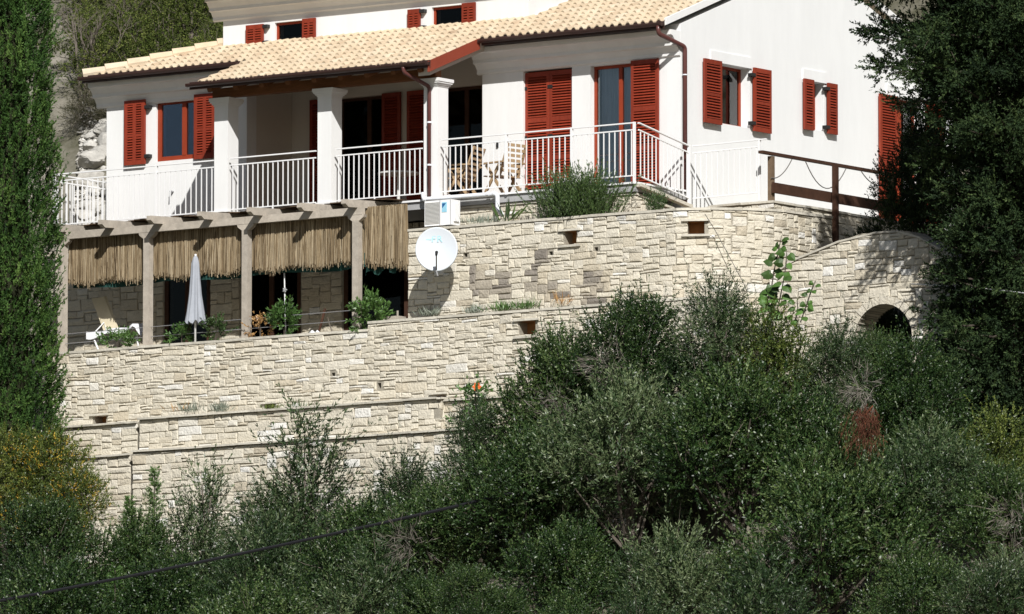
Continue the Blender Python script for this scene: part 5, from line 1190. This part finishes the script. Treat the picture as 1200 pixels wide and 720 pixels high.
# planter plants
def blades(name, label, cat, px, py, Y, n, length, width, material, spread_=.5, base=.12, tone=(.5, .2), leafy=None, seed=1):
    global rng
    rng = np.random.default_rng(seed); c = at(px, py, Y=Y); t = thing(name, label, cat, c)
    P = np.stack([c[0] + rng.normal(0, base, n), c[1] + rng.normal(0, base * .5, n), np.full(n, c[2])], 1); D = unit(np.stack([(P[:, 0] - c[0]) / max(base, .01) * .35 * spread_ + rng.normal(0, spread_ * .5, n), rng.normal(0, spread_ * .5, n), np.ones(n)], 1))
    L = rng.uniform(.55, 1.1, n) * length
    if leafy:
        a = sprays(P, D, L, leafy[0], leafy[1], .55, up=.25); me = leaf_mesh('leaves', a[0] - c, *a[1:], rng.normal(*tone, len(a[0])), material)
    else: me = leaf_mesh('leaves', P - c, D, L, rng.uniform(.8, 1.2, n) * width, rng.normal(*tone, n), material)
    link('leaves', me, t); return t
L_ROSE = leaf_mat('rosemary_leaves', (0.022, 0.045, 0.014), (0.050, 0.090, 0.026), (0.11, 0.165, 0.05))
blades('rosemary_bush', 'large upright rosemary bush in front of the terrace wall under the railing', 'bush', 678, 259, -2.02, 620, .74, 0, L_ROSE, .75, .27, leafy=(50, (.060, .014)), seed=61)
blades('rosemary_bush', 'small dark rosemary sprig right of the large rosemary bush', 'bush', 768, 250, -1.98, 60, .38, 0, L_ROSE, .8, .07, leafy=(34, (.05, .010)), seed=62)
blades('aloe_plant', 'spiky dark green aloe next to the bent end of the white drain pipe', 'plant', 592, 261, -1.95, 16, .50, .05, L_ROSE, .85, .06, seed=63)
blades('lavender_tuft', 'low row of grey lavender between the air conditioner and the aloe', 'tuft', 563, 263, -1.98, 150, .20, .012, L_SILVER, .6, .22, seed=64)
for k, (px, py, lb, M_, ln, n) in enumerate(((503, 371, 'grey lavender tuft on the ledge right below the satellite dish', L_SILVER, .22, 160), (556, 368, 'grey-green lavender tuft left of the two bright green tufts on the ledge', L_SILVER, .22, 130), (590, 365, 'bright green tuft on the ledge, left one of a pair', L_FRESH, .24, 130), (614, 363, 'bright green tuft on the ledge, right one of a pair', L_FRESH, .22, 120), (657, 358, 'dry orange weed standing on the ledge against the upper wall', L_DRY, .34, 26))):
    blades('lavender_tuft' if M_ is L_SILVER else 'dry_weed' if M_ is L_DRY else 'green_tuft', lb, 'tuft', px, py, -2.42, n, ln, .014, M_, .9, .11, seed=70 + k)
for k, (px, py, lb, M_, ln, n) in enumerate(((222, 484, 'thin silver grass tuft on the third ledge, the left one', L_SILVER, .26, 70), (256, 483, 'denser silver grass tuft on the third ledge, the right one', L_SILVER, .24, 110), (208, 483, 'tiny rusty weed on the third ledge beside the silver grass', L_DRY, .24, 14), (318, 480, 'small yellow green weed with rusty leaves on the third ledge', L_YELLOWGREEN, .14, 60), (349, 479, 'small dark weed on the third ledge above the young olive spire', L_ROSE, .2, 30))):
    blades('silver_tuft' if M_ is L_SILVER else 'ledge_weed', lb, 'tuft', px, py, -3.12, n, ln, .015, M_, .8, .10, seed=80 + k)
def pot_bush(px, py, w_, h_, Y, label, material, leaf, seed, n=60, k=20):
    global rng
    rng = np.random.default_rng(seed); c = at(px, py, Y=Y); t = thing('green_bush', label, 'bush', c); p, d = blob_dirs((0, 0, h_ / 130), (w_ / 130, w_ / 160, h_ / 130), n); a = sprays(p, unit(d + [0, 0, .3]), rng.uniform(.10, .22, n), k, leaf, .9)
    link('leaves', leaf_mesh('leaves', *a, rng.normal(.5, .2, len(a[0])), material), t); mb = MB(); mb.tube([(c[0], Y, c[2] - .3), (c[0], Y, c[2] + .2)], [.02, .012], 5); mb.build('stem', M_BARK, t)
pot_bush(253, 403, 27, 24, -2.66, 'dark green bush spilling over the parapet between the umbrella and the third post', L_ROSE, (.05, .025), 91)
pot_bush(333, 398, 26, 40, -2.62, 'bright green leafy bush at the foot of the shell pole', L_FRESH, (.075, .028), 92, 80)
pot_bush(432, 391, 36, 38, -2.66, 'bright green leafy bush right of the last pergola post', L_FRESH, (.08, .03), 93, 110)
pot_bush(137, 408, 40, 14, -2.62, 'low green plant under the white cloth of the sun lounger', L_FRESH, (.06, .022), 94, 60)
pot_bush(213, 402, 24, 12, -2.62, 'small light green plant at the foot of the closed umbrella', L_FRESH, (.06, .025), 95, 40)
pot_bush(305, 392, 20, 14, -2.64, 'low reddish plant right of the third pergola post', L_DRY, (.05, .02), 96, 24)

# ------------------------------------------------------------------ scrub, rocks and a bare tree on the hillside
rng = np.random.default_rng(5)
variant('scrub', L_SCRUB, seed=301, nb=10, ns=70, k=20, leaf=(.075, .030), R=1.5, H=(.1, 2.2), branch=dict(mat_=M_TWIG, twigs=200))
variant('scrub2', L_GREYSCRUB, seed=302, nb=9, ns=70, k=20, leaf=(.10, .014), R=1.5, H=(.1, 2.0), spr=(.4, .7), branch=dict(mat_=M_TWIG, twigs=500))
R = random.Random(8); pos = []
for row in range(6):
    y = 6.3 + row * 0.95
    for px in range(38, 285, 23):
        yy = y + R.uniform(-.4, .4); xx = (px + R.uniform(-13, 13) - 798 - 37.3 * yy) / 53.2
        if xx > -14.6: continue
        pos.append((xx, yy))
for px in (1030, 1048):
    for yy in (14, 16.5, 19): pos.append(((px - 798 - 37.3 * yy) / 53.2, yy))
for i, (x, y) in enumerate(pos):
    g = hill_h(x, y); key = 'scrub2' if mnoise.noise(Vector((x * .25, y * .25, 9))) > .27 else 'scrub'; s_ = R.uniform(.42, .72); r_ = R.uniform(0, 6.28)
    ppx = 798 + 53.2 * x + 37.3 * y; wh = 'beside the top of the column cypress' if ppx < 112 else 'above the tiled wing roof' if ppx < 190 else 'left of the upper storey' if ppx < 320 else 'behind the gable'
    if y > 8.6 and ppx < 320: wh = 'high up ' + wh
    kd = 'olive green' if key == 'scrub' else 'grey brown half bare'
    t = thing('scrub_bush', kd + ' scrub bush on the hillside ' + wh, 'bush', (x, y, g - .1), kd + ' scrub ' + wh)
    link('crown', CROWN[key][0], t, (x, y, g - .15), (0, 0, r_), scale=(s_, s_, s_ * .85)); link('trunk', CROWN[key][1], t, (x, y, g - .15), (0, 0, r_), scale=(s_, s_, s_ * .85))
def rock_mesh(seed):
    bm = bmesh.new(); bmesh.ops.create_icosphere(bm, subdivisions=3, radius=1)
    for v in bm.verts:
        p = v.co.copy(); v.co *= 1 + .35 * mnoise.noise(p * 1.3 + Vector((seed, 0, 0))) + .14 * mnoise.noise(p * 3.5 + Vector((0, seed, 0))); v.co.z *= .75
        for q in ((.6, .7, .2), (-.7, .5, .4), (.1, -.8, .5), (.2, -.3, .9), (.8, -.5, .1), (-.6, -.7, .2), (.7, -.2, .7)):
            n_ = (Vector(q) + Vector((math.sin(seed + q[0] * 9), math.cos(seed * 2 + q[1] * 5), 0)) * .3).normalized(); dd = v.co.dot(n_) - .60
            if dd > 0: v.co -= n_ * dd * .85
    me = bpy.data.meshes.new('rock'); bm.to_mesh(me); bm.free(); me.materials.append(M_ROCK)
    a = me.attributes.new('tone', 'FLOAT', 'POINT'); a.data.foreach_set('value', [R.uniform(.3, .8)] * len(me.vertices)); return me
RK = [rock_mesh(s_ * 3.7) for s_ in range(4)]
for i in range(150):
    px, y = R.uniform(48, 132), R.uniform(2.2, 6.3); x = (px - 798 - 37.3 * y) / 53.2
    if x > -13.6: continue
    s_ = R.uniform(.07, .20) if i % 8 else R.uniform(.22, .32)
    tag(link('rock', RK[i % 4], None, (x, y, hill_h(x, y) + s_ * .3), (R.uniform(-.4, .4), R.uniform(-.4, .4), R.uniform(0, 6.3)), scale=(s_ * 1.25, s_, s_ * .8)), ('large pale limestone boulder' if s_ > .22 else 'small pale limestone rock') + ' on the cut slope beside the house', 'rock', 'large boulders on the cut slope' if s_ > .22 else 'small rocks on the cut slope')
# fine scree between the rocks
mb = MB(); Rs = random.Random(44)
for i in range(5200):
    px, y = Rs.uniform(40, 140), Rs.uniform(1.6, 6.8); x = (px - 798 - 37.3 * y) / 53.2
    if x > -13.5 or (mnoise.noise(Vector((x * .8, y * .8, 2))) < -.12 and y > 4.5): continue
    s_ = Rs.uniform(.02, .085); z = hill_h(x, y) + s_ * .2; c = Vector((x, y, z)); q = [c + Vector((Rs.gauss(d[0], .25), Rs.gauss(d[1], .25), Rs.gauss(d[2], .2))) * s_ for d in ((1, 0, 0), (0, 1, 0), (-1, 0, 0), (0, -1, 0), (0, 0, .8), (0, 0, -.6))]
    mb.add(q, [(0, 1, 4), (1, 2, 4), (2, 3, 4), (3, 0, 4), (1, 0, 5), (2, 1, 5), (3, 2, 5), (0, 3, 5)], Rs.uniform(.15, 1.0))
tag(mb.build('scree', M_ROCK, kind='stuff'), 'pale scree of small limestone chips on the cut slope beside the house', 'scree')
def bare_tree(px, py_base, Y, hgt, seed, label):
    Rr = random.Random(seed); x = at(px, py_base, Y=Y)[0]; g = hill_h(x, Y); t = thing('bare_tree', label, 'tree', (x, Y, g)); mb = MB(); tw = MB()
    def br(p, d, L, r, dep):
        m = p + d * L * .5 + Vector((Rr.gauss(0, .05), Rr.gauss(0, .05), 0)) * L; e = p + d * L; (mb if dep < 2 else tw).tube([p, m, e], [r, r * .8, r * .55], 6 if dep < 2 else 4, cap=False)
        if dep < 4:
            for _ in range(3 if dep else 4):
                nd_ = (d + Vector((Rr.gauss(0, .55), Rr.gauss(0, .4), Rr.gauss(.15, .3)))).normalized(); br(p + d * L * Rr.uniform(.45, 1), nd_, L * Rr.uniform(.5, .72), r * .55, dep + 1)
    for s_ in (-.12, .15): br(Vector((x + s_ * .4, Y, g - .2)), Vector((s_ * .8, 0, 1)).normalized(), hgt * .45, .030, 0)
    mb.build('trunk', M_TWIG, t); tw.build('branches', M_TWIG, t)
bare_tree(97, 90, 6.6, 2.6, 4, 'bare pale grey tree with thin branches on the hillside beside the cypress')
bare_tree(150, 50, 8.2, 1.6, 6, 'small bare grey tree higher up on the hillside behind the tiled roof')
